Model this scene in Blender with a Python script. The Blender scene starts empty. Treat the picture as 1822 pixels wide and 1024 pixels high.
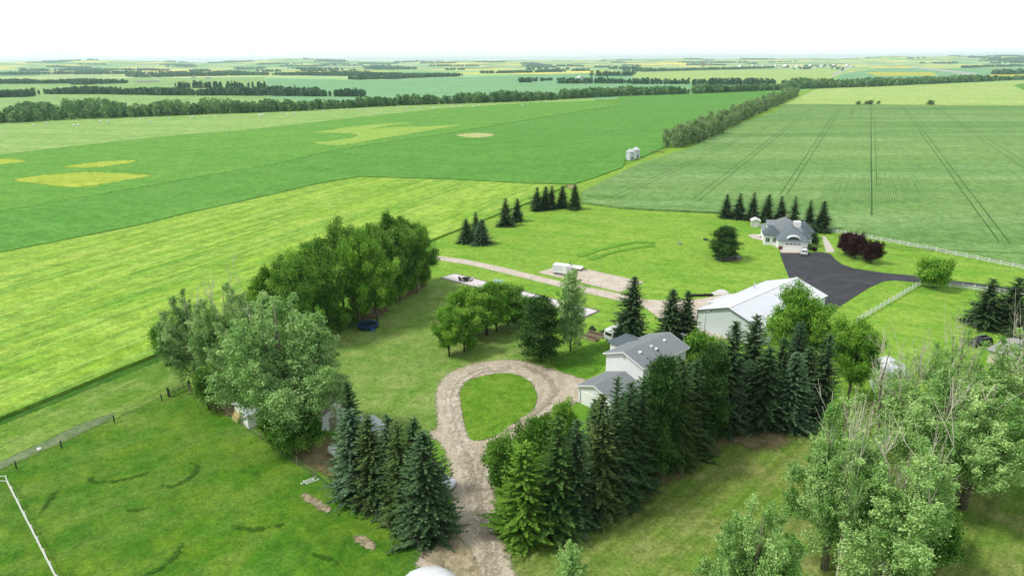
import bpy, bmesh, math, random
import numpy as np
from mathutils import Vector, Matrix

random.seed(7)
rng = np.random.default_rng(11)
scene = bpy.context.scene
C = scene.collection

# ------------------------------------------------------------------ camera
F, H = 1215.0, 52.0
PITCH, ROLL = math.radians(18.4), math.radians(0.35)
cam_d = bpy.data.cameras.new("camera")
cam = bpy.data.objects.new("camera", cam_d)
C.objects.link(cam)
cam_d.sensor_width = 36.0
cam_d.lens = 36.0 * F / 1822.0
cam_d.clip_start, cam_d.clip_end = 0.5, 80000.0
cam.matrix_world = (Matrix.Translation((0, 0, H)) @ Matrix.Rotation(math.pi / 2 - PITCH, 4, 'X')
                    @ Matrix.Rotation(-ROLL, 4, 'Z'))
scene.camera = cam
scene.render.resolution_x, scene.render.resolution_y = 1024, 575

# ------------------------------------------------------------------ sky and sun
SUN_EL, SUN_AZ = math.radians(54), math.radians(-98)      # azimuth from +Y, towards the left
world = bpy.data.worlds.new("World")
scene.world = world
world.use_nodes = True
wn, wl = world.node_tree.nodes, world.node_tree.links
wn.clear()
wout = wn.new('ShaderNodeOutputWorld')
sky = wn.new('ShaderNodeTexSky')
sky.sky_type = 'NISHITA'
sky.sun_disc = False
sky.sun_elevation = SUN_EL
sky.sun_rotation = SUN_AZ
sky.altitude = 700
sky.dust_density = 2.0
bg_sky = wn.new('ShaderNodeBackground')
bg_sky.inputs['Strength'].default_value = 0.10
wl.new(sky.outputs[0], bg_sky.inputs['Color'])
# thin even cloud deck: brightest at the horizon, dimmer overhead
tc = wn.new('ShaderNodeTexCoord')
sep = wn.new('ShaderNodeSeparateXYZ')
wl.new(tc.outputs['Generated'], sep.inputs[0])
ramp = wn.new('ShaderNodeMapRange')
ramp.inputs['From Min'].default_value = 0.0
ramp.inputs['From Max'].default_value = 0.14
ramp.inputs['To Min'].default_value = 1.26
ramp.inputs['To Max'].default_value = 0.92
wl.new(sep.outputs['Z'], ramp.inputs['Value'])
cmap = wn.new('ShaderNodeMapping')
cmap.inputs['Scale'].default_value = (2.0, 2.0, 14.0)
wl.new(tc.outputs['Generated'], cmap.inputs['Vector'])
cnoise = wn.new('ShaderNodeTexNoise')
cnoise.inputs['Scale'].default_value = 1.6
cnoise.inputs['Detail'].default_value = 5.0
wl.new(cmap.outputs[0], cnoise.inputs['Vector'])
cramp = wn.new('ShaderNodeMapRange')
cramp.inputs['From Min'].default_value = 0.3
cramp.inputs['From Max'].default_value = 0.7
cramp.inputs['To Min'].default_value = 0.80
cramp.inputs['To Max'].default_value = 0.97
wl.new(cnoise.outputs['Fac'], cramp.inputs['Value'])
bg_cloud = wn.new('ShaderNodeBackground')
bg_cloud.inputs['Color'].default_value = (0.95, 0.98, 1.0, 1)
wl.new(ramp.outputs[0], bg_cloud.inputs['Strength'])
wmix = wn.new('ShaderNodeMixShader')
wl.new(cramp.outputs[0], wmix.inputs[0])
wl.new(bg_sky.outputs[0], wmix.inputs[1])
wl.new(bg_cloud.outputs[0], wmix.inputs[2])
wl.new(wmix.outputs[0], wout.inputs['Surface'])

sun_d = bpy.data.lights.new("sun", 'SUN')
sun_d.energy = 2.9
sun_d.angle = math.radians(10)
sun_d.color = (1.0, 0.95, 0.86)
sun = bpy.data.objects.new("sun", sun_d)
C.objects.link(sun)
sdir = Vector((math.sin(SUN_AZ) * math.cos(SUN_EL), math.cos(SUN_AZ) * math.cos(SUN_EL), math.sin(SUN_EL)))
sun.rotation_euler = sdir.to_track_quat('Z', 'Y').to_euler()
sun.location = (0, 0, 100)

scene.view_settings.view_transform = 'Standard'
scene.view_settings.look = 'None'
scene.view_settings.gamma = 1.0
scene.view_settings.exposure = 0.14
scene.view_settings.use_curve_mapping = False
scene.render.engine = 'CYCLES'
scene.cycles.volume_bounces = 2
scene.cycles.transparent_max_bounces = 12

# ------------------------------------------------------------------ pixel helpers (1822 x 1024 photograph)
def ray(x, y):
    a, b = x - 911.0, 512.0 - y
    c, s = math.cos(ROLL), math.sin(ROLL)
    a, b = a * c + b * s, -a * s + b * c
    cp, sp = math.cos(PITCH), math.sin(PITCH)
    return (a, F * cp + b * sp, -F * sp + b * cp)

def G(x, y, z=0.0):
    d = ray(x, y)
    t = (z - H) / d[2]
    return Vector((d[0] * t, d[1] * t, z))

def height_to(base, x, y):
    d = ray(x, y)
    t = math.hypot(base.x, base.y) / math.hypot(d[0], d[1])
    return H + d[2] * t

def lin(r, g, b):
    f = lambda c: (c / 255 / 12.92) if c / 255 <= 0.04045 else ((c / 255 + 0.055) / 1.055) ** 2.4
    return (f(r), f(g), f(b), 1.0)

def sc(c, k):
    return (c[0] * k, c[1] * k, c[2] * k, 1.0)

# ------------------------------------------------------------------ materials
class NT:
    def __init__(self, name):
        self.m = bpy.data.materials.new(name)
        self.m.use_nodes = True
        self.t = self.m.node_tree
        self.t.nodes.clear()
        self.out = self.n('ShaderNodeOutputMaterial')
    def n(self, k, **kw):
        o = self.t.nodes.new(k)
        for a, v in kw.items():
            setattr(o, a, v)
        return o
    def l(self, a, b):
        self.t.links.new(a, b)
    def val(self, sock, v):
        if hasattr(v, 'is_output') or isinstance(v, bpy.types.NodeSocket):
            self.l(v, sock)
        else:
            sock.default_value = v
    def math(self, op, a, b=0.0, clamp=False):
        o = self.n('ShaderNodeMath', operation=op, use_clamp=clamp)
        self.val(o.inputs[0], a)
        self.val(o.inputs[1], b)
        return o.outputs[0]
    def mix(self, fac, a, b, blend='MIX'):
        o = self.n('ShaderNodeMix', data_type='RGBA', blend_type=blend)
        self.val(o.inputs[0], fac)
        self.val(o.inputs[6], a)
        self.val(o.inputs[7], b)
        return o.outputs[2]
    def noise(self, vec, scale, detail=4.0, rough=0.55):
        o = self.n('ShaderNodeTexNoise')
        if vec is not None:
            self.l(vec, o.inputs['Vector'])
        o.inputs['Scale'].default_value = scale
        o.inputs['Detail'].default_value = detail
        o.inputs['Roughness'].default_value = rough
        return o.outputs['Fac']
    def rng(self, v, a, b, c=0.0, d=1.0):
        o = self.n('ShaderNodeMapRange')
        self.val(o.inputs['Value'], v)
        o.inputs['From Min'].default_value = a
        o.inputs['From Max'].default_value = b
        o.inputs['To Min'].default_value = c
        o.inputs['To Max'].default_value = d
        return o.outputs[0]
    def mapped(self, vec, rot=0.0, scale=(1, 1, 1)):
        r = self.n('ShaderNodeVectorRotate', rotation_type='Z_AXIS')
        self.l(vec, r.inputs['Vector'])
        r.inputs['Angle'].default_value = rot
        o = self.n('ShaderNodeVectorMath', operation='MULTIPLY')
        self.l(r.outputs[0], o.inputs[0])
        o.inputs[1].default_value = scale
        return o.outputs[0]
    def pos(self):
        return self.n('ShaderNodeNewGeometry').outputs['Position']
    def principled(self, col, rough=0.8, spec=0.3, metal=0.0):
        p = self.n('ShaderNodeBsdfPrincipled')
        self.val(p.inputs['Base Color'], col)
        self.val(p.inputs['Roughness'], rough)
        p.inputs['Specular IOR Level'].default_value = spec
        p.inputs['Metallic'].default_value = metal
        return p
    def bump(self, h, strength, dist=0.1):
        b = self.n('ShaderNodeBump')
        b.inputs['Strength'].default_value = strength
        b.inputs['Distance'].default_value = dist
        self.l(h, b.inputs['Height'])
        return b.outputs[0]

MATS = {}
def plain(name, col, rough=0.6, spec=0.4, metal=0.0, var=0.12, scale=0.8, bump=0.0):
    if name in MATS:
        return MATS[name]
    t = NT(name)
    p = t.pos()
    f = t.noise(p, scale, 6)
    f2 = t.noise(p, scale * 9, 3)
    c = t.mix(t.rng(f, 0.3, 0.7), sc(col, 1 - var), sc(col, 1 + var * 0.6))
    c = t.mix(t.rng(f2, 0.4, 0.75, 0, 0.35), c, sc(col, 1 - 1.6 * var))
    b = t.principled(c, rough, spec, metal)
    if bump:
        t.l(t.bump(f2, bump, 0.03), b.inputs['Normal'])
    t.l(b.outputs[0], t.out.inputs[0])
    MATS[name] = t.m
    return t.m

def ribbed(name, col, period, rot=0.0, axis='X', rough=0.5, depth=0.02, var=0.08, spec=0.4, dirt=0.0):
    """metal sheet or lap siding: ribs along one object axis as fine relief"""
    t = NT(name)
    tcn = t.n('ShaderNodeTexCoord').outputs['Object']
    s = t.n('ShaderNodeSeparateXYZ')
    t.l(tcn, s.inputs[0])
    x = t.math('MULTIPLY', s.outputs[axis], 1.0 / period)
    fr = t.math('FRACT', x)
    tri = t.math('ABSOLUTE', t.math('SUBTRACT', fr, 0.5))
    line = t.rng(tri, 0.36, 0.5)
    f = t.noise(t.pos(), 0.5, 6)
    c = t.mix(t.rng(f, 0.3, 0.7), sc(col, 1 - var), sc(col, 1.03))
    c = t.mix(t.math('MULTIPLY', line, 0.26), c, sc(col, 0.5))
    if dirt:
        g = t.noise(t.mapped(tcn, 0, (1.2, 1.2, 0.25)), 1.5, 5)
        c = t.mix(t.rng(g, 0.5, 0.8, 0, dirt), c, lin(120, 110, 90))
    b = t.principled(c, rough, spec)
    t.l(t.bump(line, 0.5, depth), b.inputs['Normal'])
    t.l(b.outputs[0], t.out.inputs[0])
    return t.m

def shingle(name, col):
    t = NT(name)
    tcn = t.n('ShaderNodeTexCoord').outputs['Object']
    br = t.n('ShaderNodeTexBrick')
    t.l(tcn, br.inputs['Vector'])
    br.inputs['Scale'].default_value = 3.0
    br.inputs['Color1'].default_value = sc(col, 0.86)
    br.inputs['Color2'].default_value = sc(col, 1.12)
    br.inputs['Mortar'].default_value = sc(col, 0.62)
    br.inputs['Mortar Size'].default_value = 0.02
    f = t.noise(t.pos(), 1.2, 6)
    c = t.mix(t.rng(f, 0.3, 0.7, 0, 0.6), br.outputs['Color'], sc(col, 0.82))
    f2 = t.noise(t.pos(), 14, 3)
    c = t.mix(t.rng(f2, 0.35, 0.7, 0, 0.5), c, sc(col, 1.2))
    b = t.principled(c, 0.9, 0.2)
    t.l(t.bump(f2, 0.4, 0.03), b.inputs['Normal'])
    t.l(b.outputs[0], t.out.inputs[0])
    return t.m

def tone(c, k=0.80, ds=0.06):
    y = 0.3 * c[0] + 0.6 * c[1] + 0.1 * c[2]
    return tuple(k * (v * (1 - ds) + y * ds) for v in c[:3]) + (1.0,)

def ground_mat(name, cols, big=0.02, mid=0.16, fine=1.6, streak=None, ragged=None, bump=0.25, mott=0.5, rough=0.95, clump=None):
    """cols: three colours mixed by large, medium and fine noise.
    streak: (angle, along, across, strength, colour) list: stretched noise along a direction
    ragged: width of an uneven border cut by noise (needs the 'edge' attribute)"""
    t = NT(name)
    p = t.pos()
    cols = [tone(c) for c in cols]
    streak = [q[:4] + (tone(q[4]),) for q in streak] if streak else None
    clump = [q[:4] + (tone(q[4]),) for q in clump] if clump else None
    a = t.noise(p, big, 5, 0.6)
    m = t.noise(p, mid, 6, 0.62)
    f = t.noise(p, fine, 5, 0.65)
    c = t.mix(t.rng(a, 0.35, 0.65), cols[0], cols[1])
    c = t.mix(t.rng(m, 0.44, 0.62, 0, 0.85), c, cols[2])
    if clump:
        for (s_, lo, hi, k, col) in clump:
            q = t.noise(p, s_, 5, 0.6)
            c = t.mix(t.rng(q, lo, hi, 0, k), c, col)
    if streak:
        for (ang, al, ac, k, col) in streak:
            q = t.noise(t.mapped(p, ang, (al, ac, 1)), 1.0, 5, 0.62)
            c = t.mix(t.rng(q, 0.44, 0.66, 0, k), c, col)
    dark = t.mix(1.0, c, (0.34, 0.43, 0.32, 1), 'MULTIPLY')
    f2 = t.noise(p, fine * 0.33, 5, 0.7)
    c = t.mix(t.rng(f2, 0.44, 0.64, 0, mott), c, dark)
    c = t.mix(t.rng(f, 0.46, 0.68, 0, 0.6), c, dark)
    lite = t.mix(1.0, c, (1.75, 1.5, 1.8, 1), 'MULTIPLY')
    f3 = t.noise(p, fine * 2.3, 3, 0.6)
    c = t.mix(t.rng(f3, 0.46, 0.68, 0, 0.7), c, lite)
    b = t.principled(c, rough, 0.15)
    if bump:
        t.l(t.bump(f, bump, 0.25), b.inputs['Normal'])
    sh = b.outputs[0]
    if ragged:
        at = t.n('ShaderNodeAttribute', attribute_name='edge')
        e = t.noise(p, 0.9 / max(ragged, 0.15), 5, 0.65)
        e2 = t.noise(p, 3.5, 3, 0.65)
        d = t.math('ADD', at.outputs['Fac'], t.math('MULTIPLY', t.math('SUBTRACT', e, 0.5), 2.6 * ragged))
        d = t.math('ADD', d, t.math('MULTIPLY', t.math('SUBTRACT', e2, 0.5), 1.6 * ragged))
        al = t.rng(d, -0.35 * ragged, 0.35 * ragged)
        tr = t.n('ShaderNodeBsdfTransparent')
        mx = t.n('ShaderNodeMixShader')
        t.l(al, mx.inputs[0])
        t.l(tr.outputs[0], mx.inputs[1])
        t.l(sh, mx.inputs[2])
        sh = mx.outputs[0]
    t.l(sh, t.out.inputs[0])
    return t.m

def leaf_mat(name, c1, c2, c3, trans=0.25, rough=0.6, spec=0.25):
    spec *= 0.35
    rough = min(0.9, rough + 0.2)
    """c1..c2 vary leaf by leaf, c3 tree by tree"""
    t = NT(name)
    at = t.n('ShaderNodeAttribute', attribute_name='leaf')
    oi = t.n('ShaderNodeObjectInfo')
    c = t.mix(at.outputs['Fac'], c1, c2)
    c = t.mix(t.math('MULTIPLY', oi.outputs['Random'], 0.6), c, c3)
    b = t.principled(c, rough, spec)
    tr = t.n('ShaderNodeBsdfTranslucent')
    t.val(tr.inputs[0], t.mix(1.0, c, (1.1, 1.25, 0.6, 1), 'MULTIPLY'))
    mx = t.n('ShaderNodeMixShader')
    mx.inputs[0].default_value = trans
    t.l(b.outputs[0], mx.inputs[1])
    t.l(tr.outputs[0], mx.inputs[2])
    t.l(mx.outputs[0], t.out.inputs[0])
    return t.m

# ------------------------------------------------------------------ object helpers
def tag(o, label=None, cat=None, group=None, kind=None):
    if label: o['label'] = label
    if cat: o['category'] = cat
    if group: o['group'] = group
    if kind: o['kind'] = kind
    return o

def thing(name, label, cat, loc=(0, 0, 0), rotz=0.0, group=None):
    o = bpy.data.objects.new(name, None)
    C.objects.link(o)
    o.location = loc
    o.rotation_euler = (0, 0, rotz)
    o.empty_display_size = 0.5
    return tag(o, label, cat, group)

def link(name, me, mats, parent=None):
    o = bpy.data.objects.new(name, me)
    C.objects.link(o)
    if mats is not None:
        for m in (mats if isinstance(mats, (list, tuple)) else [mats]):
            me.materials.append(m)
    if parent is not None:
        o.parent = parent
    return o

def copy_tree(o, parent=None):
    c = o.copy()
    C.objects.link(c)
    if parent is not None:
        c.parent = parent
    for ch in o.children:
        copy_tree(ch, c)
    return c

class MB:
    """collects shapes, builds ONE mesh object"""
    def __init__(s):
        s.v, s.f, s.m, s.sm = [], [], [], []
        s.cur = 0
        s.smooth = False
    def add(s, vs, fs):
        b = len(s.v)
        s.v += [tuple(v) for v in vs]
        for f in fs:
            s.f.append([b + i for i in f])
            s.m.append(s.cur)
            s.sm.append(s.smooth)
        return s
    def box(s, x0, x1, y0, y1, z0, z1):
        vs = [(x0, y0, z0), (x1, y0, z0), (x1, y1, z0), (x0, y1, z0), (x0, y0, z1), (x1, y0, z1), (x1, y1, z1), (x0, y1, z1)]
        return s.add(vs, [(0, 3, 2, 1), (4, 5, 6, 7), (0, 1, 5, 4), (1, 2, 6, 5), (2, 3, 7, 6), (3, 0, 4, 7)])
    def bar(s, a, b, w, h=None):
        """rectangular bar from a to b"""
        a, b = Vector(a), Vector(b)
        h = h or w
        d = (b - a).normalized()
        up = Vector((0, 0, 1)) if abs(d.z) < 0.95 else Vector((1, 0, 0))
        sx = d.cross(up).normalized() * (w / 2)
        sz = sx.cross(d).normalized() * (h / 2)
        vs = [a - sx - sz, a + sx - sz, a + sx + sz, a - sx + sz, b - sx - sz, b + sx - sz, b + sx + sz, b - sx + sz]
        return s.add(vs, [(0, 1, 2, 3), (7, 6, 5, 4), (0, 4, 5, 1), (1, 5, 6, 2), (2, 6, 7, 3), (3, 7, 4, 0)])
    def tube(s, pts, rad, n=8, cap=True):
        pts = [Vector(p) for p in pts]
        rad = rad if isinstance(rad, (list, tuple)) else [rad] * len(pts)
        rings = []
        for i, p in enumerate(pts):
            d = (pts[min(i + 1, len(pts) - 1)] - pts[max(i - 1, 0)])
            d = d.normalized() if d.length > 1e-9 else Vector((0, 0, 1))
            up = Vector((0, 0, 1)) if abs(d.z) < 0.9 else Vector((1, 0, 0))
            a = d.cross(up).normalized()
            b = a.cross(d).normalized()
            rings.append([p + (a * math.cos(2 * math.pi * k / n) + b * math.sin(2 * math.pi * k / n)) * rad[i] for k in range(n)])
        vs = [v for r in rings for v in r]
        fs = []
        for i in range(len(pts) - 1):
            for k in range(n):
                k2 = (k + 1) % n
                fs.append((i * n + k, i * n + k2, (i + 1) * n + k2, (i + 1) * n + k))
        if cap:
            fs.append(tuple(range(n - 1, -1, -1)))
            fs.append(tuple((len(pts) - 1) * n + k for k in range(n)))
        return s.add(vs, fs)
    def prism(s, poly, y0, y1):
        """polygon in x,z extruded along y"""
        n = len(poly)
        vs = [(p[0], y0, p[1]) for p in poly] + [(p[0], y1, p[1]) for p in poly]
        fs = [tuple(range(n)), tuple(range(2 * n - 1, n - 1, -1))]
        for i in range(n):
            j = (i + 1) % n
            fs.append((i, n + i, n + j, j))
        return s.add(vs, fs)
    def loft(s, rings, cap=True):
        n = len(rings[0])
        vs = [v for r in rings for v in r]
        fs = []
        for i in range(len(rings) - 1):
            for k in range(n):
                k2 = (k + 1) % n
                fs.append((i * n + k, i * n + k2, (i + 1) * n + k2, (i + 1) * n + k))
        if cap:
            fs.append(tuple(range(n - 1, -1, -1)))
            fs.append(tuple((len(rings) - 1) * n + k for k in range(n)))
        return s.add(vs, fs)
    def mesh(s, name):
        me = bpy.data.meshes.new(name)
        me.from_pydata(s.v, [], s.f)
        me.polygons.foreach_set('material_index', s.m)
        me.polygons.foreach_set('use_smooth', s.sm)
        bm = bmesh.new()
        bm.from_mesh(me)
        bmesh.ops.recalc_face_normals(bm, faces=bm.faces)
        bm.to_mesh(me)
        bm.free()
        return me
    def build(s, name, mats, parent=None, bevel=0.0):
        o = link(name, s.mesh(name), mats, parent)
        if bevel:
            b = o.modifiers.new('bevel', 'BEVEL')
            b.width = bevel
            b.segments = 2
            b.limit_method = 'ANGLE'
        return o

def poly_mesh(name, pts, z=0.0, wall=0.0):
    """flat polygon (concave allowed), optionally with side walls going down by `wall`"""
    bm = bmesh.new()
    vs = [bm.verts.new((p[0], p[1], z)) for p in pts]
    f = bm.faces.new(vs)
    f.normal_update()
    if f.normal.z < 0:
        f.normal_flip()
    if wall:
        lo = [bm.verts.new((p[0], p[1], z - wall)) for p in pts]
        n = len(vs)
        for i in range(n):
            j = (i + 1) % n
            bm.faces.new((vs[i], vs[j], lo[j], lo[i]))
    bmesh.ops.triangulate(bm, faces=[x for x in bm.faces if len(x.verts) > 4])
    me = bpy.data.meshes.new(name)
    bm.to_mesh(me)
    bm.free()
    return me

def structure(name, pts, mat, z=0.0, wall=0.0, parent=None):
    o = link(name, poly_mesh(name, pts, z, wall), mat, parent)
    if parent is None:
        o['kind'] = 'structure'
    return o

def smooth_closed(pts, n=8):
    """Catmull-Rom through a closed pixel outline"""
    P = [np.array(p, float) for p in pts]
    out = []
    k = len(P)
    for i in range(k):
        p0, p1, p2, p3 = P[i - 1], P[i], P[(i + 1) % k], P[(i + 2) % k]
        for j in range(n):
            t = j / n
            out.append(0.5 * (2 * p1 + (p2 - p0) * t + (2 * p0 - 5 * p1 + 4 * p2 - p3) * t * t + (3 * p1 - p0 - 3 * p2 + p3) * t ** 3))
    return [tuple(p) for p in out]

def signed_dist(px, py, poly):
    x, y = np.array([p[0] for p in poly]), np.array([p[1] for p in poly])
    x2, y2 = np.roll(x, -1), np.roll(y, -1)
    d = np.full(px.shape, 1e18)
    ins = np.zeros(px.shape, bool)
    for a, b, c, e in zip(x, y, x2, y2):
        ex, ey = c - a, e - b
        L = ex * ex + ey * ey + 1e-12
        t = np.clip(((px - a) * ex + (py - b) * ey) / L, 0, 1)
        d = np.minimum(d, (px - a - t * ex) ** 2 + (py - b - t * ey) ** 2)
        cond = ((b > py) != (e > py))
        xi = (c - a) * (py - b) / (e - b + 1e-18) + a
        ins ^= cond & (px < xi)
    return np.where(ins, 1, -1) * np.sqrt(d)

def patch(name, poly, mat, z, cell=0.7, amp=0.5, parent=None, holes=()):
    """a ground sheet with an uneven border: a grid kept where it lies inside, with the distance to the border stored"""
    P = np.array([(p[0], p[1]) for p in poly])
    x0, y0 = P.min(0) - amp * 2
    x1, y1 = P.max(0) + amp * 2
    nx, ny = int((x1 - x0) / cell) + 2, int((y1 - y0) / cell) + 2
    gx, gy = np.meshgrid(x0 + np.arange(nx) * cell, y0 + np.arange(ny) * cell, indexing='ij')
    d = signed_dist(gx, gy, poly)
    for h in holes:
        d = np.minimum(d, -signed_dist(gx, gy, h))
    idx = np.arange(nx * ny).reshape(nx, ny)
    q = np.stack([idx[:-1, :-1], idx[1:, :-1], idx[1:, 1:], idx[:-1, 1:]], -1).reshape(-1, 4)
    dm = d.reshape(-1)[q].max(1)
    q = q[dm > -1.7 * amp]
    used, inv = np.unique(q, return_inverse=True)
    v = np.stack([gx.reshape(-1)[used], gy.reshape(-1)[used], np.full(len(used), z)], 1)
    me = bpy.data.meshes.new(name)
    me.from_pydata(v.tolist(), [], inv.reshape(-1, 4).tolist())
    at = me.attributes.new('edge', 'FLOAT', 'POINT')
    at.data.foreach_set('value', d.reshape(-1)[used].astype(np.float32))
    o = link(name, me, mat, parent)
    if parent is None:
        o['kind'] = 'structure'
    return o

def px(pts, z=0.0):
    return [G(x, y, z) for x, y in pts]

def ordinal(i):
    return ['first', 'second', 'third', 'fourth', 'fifth', 'sixth', 'seventh', 'eighth', 'ninth', 'tenth', 'eleventh',
            'twelfth', 'thirteenth', 'fourteenth', 'fifteenth', 'sixteenth', 'seventeenth', 'eighteenth', 'nineteenth',
            'twentieth', 'twenty-first', 'twenty-second', 'twenty-third', 'twenty-fourth'][i]
FIELD_AZ = math.radians(27.0)          # direction of crop rows and shelterbelts
YARD_AZ = math.radians(48.0)           # direction of the farmyard's buildings
# ================================================================== TERRAIN AND FIELDS
def far_height(az, r):
    """low hills on the skyline (az in radians from +Y)"""
    def g(px_, w, a):
        d = ray(px_, 108)
        return a * np.exp(-((az - math.atan2(d[0], d[1])) / math.radians(w)) ** 2)
    h = 46 + g(520, 4.2, 40) + g(170, 3.6, 34) + g(60, 3, 12) + g(1585, 1.8, 30) + g(1760, 3.5, 16) + g(1150, 6, 10) + g(850, 3, 8)
    h = h + 5 * np.sin(az * 37) + 3.5 * np.sin(az * 83 + 1) + 2 * np.sin(az * 211 + r / 900)
    s = np.clip((r - 6500) / 4500, 0, 1)
    s = s * s * (3 - 2 * s)
    roll = np.clip((r - 5200) / 1500, 0, 1) * (3.0 * np.sin(r / 310 + az * 9) + 2.0 * np.sin(r / 170 - az * 21)) * (1 - 0.4 * s)
    return s * h + np.maximum(roll, -4) + np.clip((r - 5200) / 1500, 0, 1) * 4

def make_ground():
    azs = np.radians(np.concatenate([np.arange(-48, 48, 0.25), np.arange(48, 312, 6.0)]))
    rs = np.concatenate([[30, 120, 400, 900, 1600, 2500], np.arange(2700, 7000, 220), np.arange(7000, 15601, 300)])
    A, R = np.meshgrid(azs, rs, indexing='ij')
    Z = np.where(R > 2500, far_height(A, R), 0.0)
    V = np.stack([R * np.sin(A), R * np.cos(A), Z], -1).reshape(-1, 3).tolist()
    n, m = len(azs), len(rs)
    Fc = []
    for i in range(n):
        j = (i + 1) % n
        for k in range(m - 1):
            Fc.append((i * m + k, i * m + k + 1, j * m + k + 1, j * m + k))
    V.append((0, 0, 0))
    for i in range(n):
        Fc.append((len(V) - 1, i * m, ((i + 1) % n) * m))
    me = bpy.data.meshes.new('ground')
    me.from_pydata(V, [], Fc)
    bm = bmesh.new(); bm.from_mesh(me)
    bmesh.ops.recalc_face_normals(bm, faces=bm.faces)
    if sum(f.normal.z for f in bm.faces) < 0:
        bmesh.ops.reverse_faces(bm, faces=bm.faces)
    bm.to_mesh(me); bm.free()
    return me

def ground_material():
    """mown grass near the yard; beyond 1.3 km a patchwork of crops too far away to tell apart"""
    t = NT('ground')
    p = t.pos()
    a = t.noise(p, 0.028, 5, 0.6); m = t.noise(p, 0.15, 6, 0.62); f = t.noise(p, 1.6, 5, 0.65)
    c = t.mix(t.rng(a, 0.36, 0.66), tone(lin(86, 142, 22)), tone(lin(116, 166, 42)))
    c = t.mix(t.rng(m, 0.42, 0.72, 0, 0.6), c, tone(lin(136, 172, 60)))
    q = t.noise(t.mapped(p, 0.5, (0.03, 0.5, 1)), 1.0, 4, 0.6)
    c = t.mix(t.rng(q, 0.45, 0.65, 0, 0.3), c, tone(lin(72, 128, 18)))
    dark = t.mix(1.0, c, (0.6, 0.66, 0.55, 1), 'MULTIPLY')
    c = t.mix(t.rng(f, 0.42, 0.72, 0, 0.6), c, dark)
    # far patchwork, cells along the survey directions
    w = t.mapped(p, FIELD_AZ, (1 / 620.0, 1 / 240.0, 1))
    s = t.n('ShaderNodeSeparateXYZ'); t.l(w, s.inputs[0])
    row = t.math('FLOOR', s.outputs['Y'])
    wr = t.n('ShaderNodeTexWhiteNoise', noise_dimensions='1D'); t.l(row, wr.inputs['W'])
    cx = t.math('FLOOR', t.math('ADD', s.outputs['X'], t.math('MULTIPLY', wr.outputs['Value'], 7.3)))
    cmb = t.n('ShaderNodeCombineXYZ'); t.l(cx, cmb.inputs[0]); t.l(row, cmb.inputs[1])
    wn_ = t.n('ShaderNodeTexWhiteNoise', noise_dimensions='2D'); t.l(cmb.outputs[0], wn_.inputs['Vector'])
    cr = t.n('ShaderNodeValToRGB')
    cr.color_ramp.interpolation = 'CONSTANT'
    els = [(0.0, lin(150, 185, 120)), (0.16, lin(120, 165, 95)), (0.34, lin(232, 206, 74)), (0.44, lin(168, 190, 136)),
           (0.58, lin(190, 194, 140)), (0.74, lin(236, 212, 70)), (0.82, lin(105, 146, 92)), (0.90, lin(176, 182, 130))]
    while len(cr.color_ramp.elements) < len(els):
        cr.color_ramp.elements.new(0.5)
    for e, (pp, cc) in zip(cr.color_ramp.elements, els):
        e.position, e.color = pp, cc
    t.l(wn_.outputs['Value'], cr.inputs[0])
    far = t.mix(t.rng(t.noise(p, 0.004, 5), 0.5, 0.62), cr.outputs[0], lin(120, 160, 100))
    bl = t.noise(t.mapped(p, FIELD_AZ, (1, 0.6, 1)), 0.0022, 6, 0.7)
    far = t.mix(t.rng(bl, 0.56, 0.6, 0, 0.9), far, lin(60, 92, 62))
    ln = t.n('ShaderNodeVectorMath', operation='LENGTH'); t.l(p, ln.inputs[0])
    c = t.mix(t.rng(ln.outputs['Value'], 1250, 1300), c, far)
    b = t.principled(c, 0.95, 0.12)
    t.l(t.bump(f, 0.25, 0.25), b.inputs['Normal'])
    t.l(b.outputs[0], t.out.inputs[0])
    return t.m

ground = link('ground', make_ground(), ground_material())
ground['kind'] = 'structure'

ZC = [0.004]
def nz():
    ZC[0] += 0.004
    return ZC[0]

# --- far and middle fields (plain sheets on the ground)
M_pale = ground_mat('pale_crop', [lin(150, 190, 105), lin(132, 180, 98), lin(164, 198, 120)], 0.006, 0.03, 0.3,
                    streak=[(0.3, 0.002, 0.02, 0.5, lin(120, 170, 90))], bump=0)
M_teal = ground_mat('teal_crop', [lin(124, 180, 122), lin(112, 170, 108), lin(136, 188, 130)], 0.006, 0.03, 0.3,
                    streak=[(0.1, 0.002, 0.02, 0.5, lin(146, 192, 140))], bump=0)
M_lightfield = ground_mat('light_barley', [lin(168, 200, 96), lin(152, 192, 88), lin(182, 206, 116)], 0.006, 0.03, 0.3,
                    streak=[(0.1, 0.002, 0.02, 0.6, lin(190, 210, 130))], bump=0)
M_canola = ground_mat('canola', [lin(196, 196, 50), lin(180, 192, 60), lin(210, 204, 70)], 0.006, 0.03, 0.3, bump=0)
M_road = plain('far_road', lin(165, 165, 160), 0.9)
structure('field_between_tree_belts', px([(-140, 250), (-140, 160), (480, 158), (700, 165), (720, 205)]), M_pale, nz())
structure('pale_field_far_left', px([(-140, 163), (-140, 142), (200, 140), (470, 137), (475, 160)]), M_pale, nz())
structure('teal_field', px([(480, 176), (472, 139), (640, 143), (830, 137), (1070, 130), (1130, 137), (1250, 142), (1450, 150), (1380, 165), (700, 192)]), M_teal, nz())
structure('pale_field_by_town', px([(1125, 139), (1128, 126.5), (1480, 122), (1510, 128), (1450, 150), (1250, 146)]), M_lightfield, nz())
structure('green_field_beyond_belt', px([(1480, 150), (1500, 131), (1560, 122), (1822, 120), (1900, 120), (1900, 150)]), M_teal, nz())
structure('canola_field', px([(1538, 128.5), (1660, 128.5), (1668, 134.5), (1560, 135)]), M_canola, nz())
structure('canola_field_right', px([(1752, 135), (1790, 126.5), (1840, 126.5), (1840, 137)]), M_canola, nz())
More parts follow.
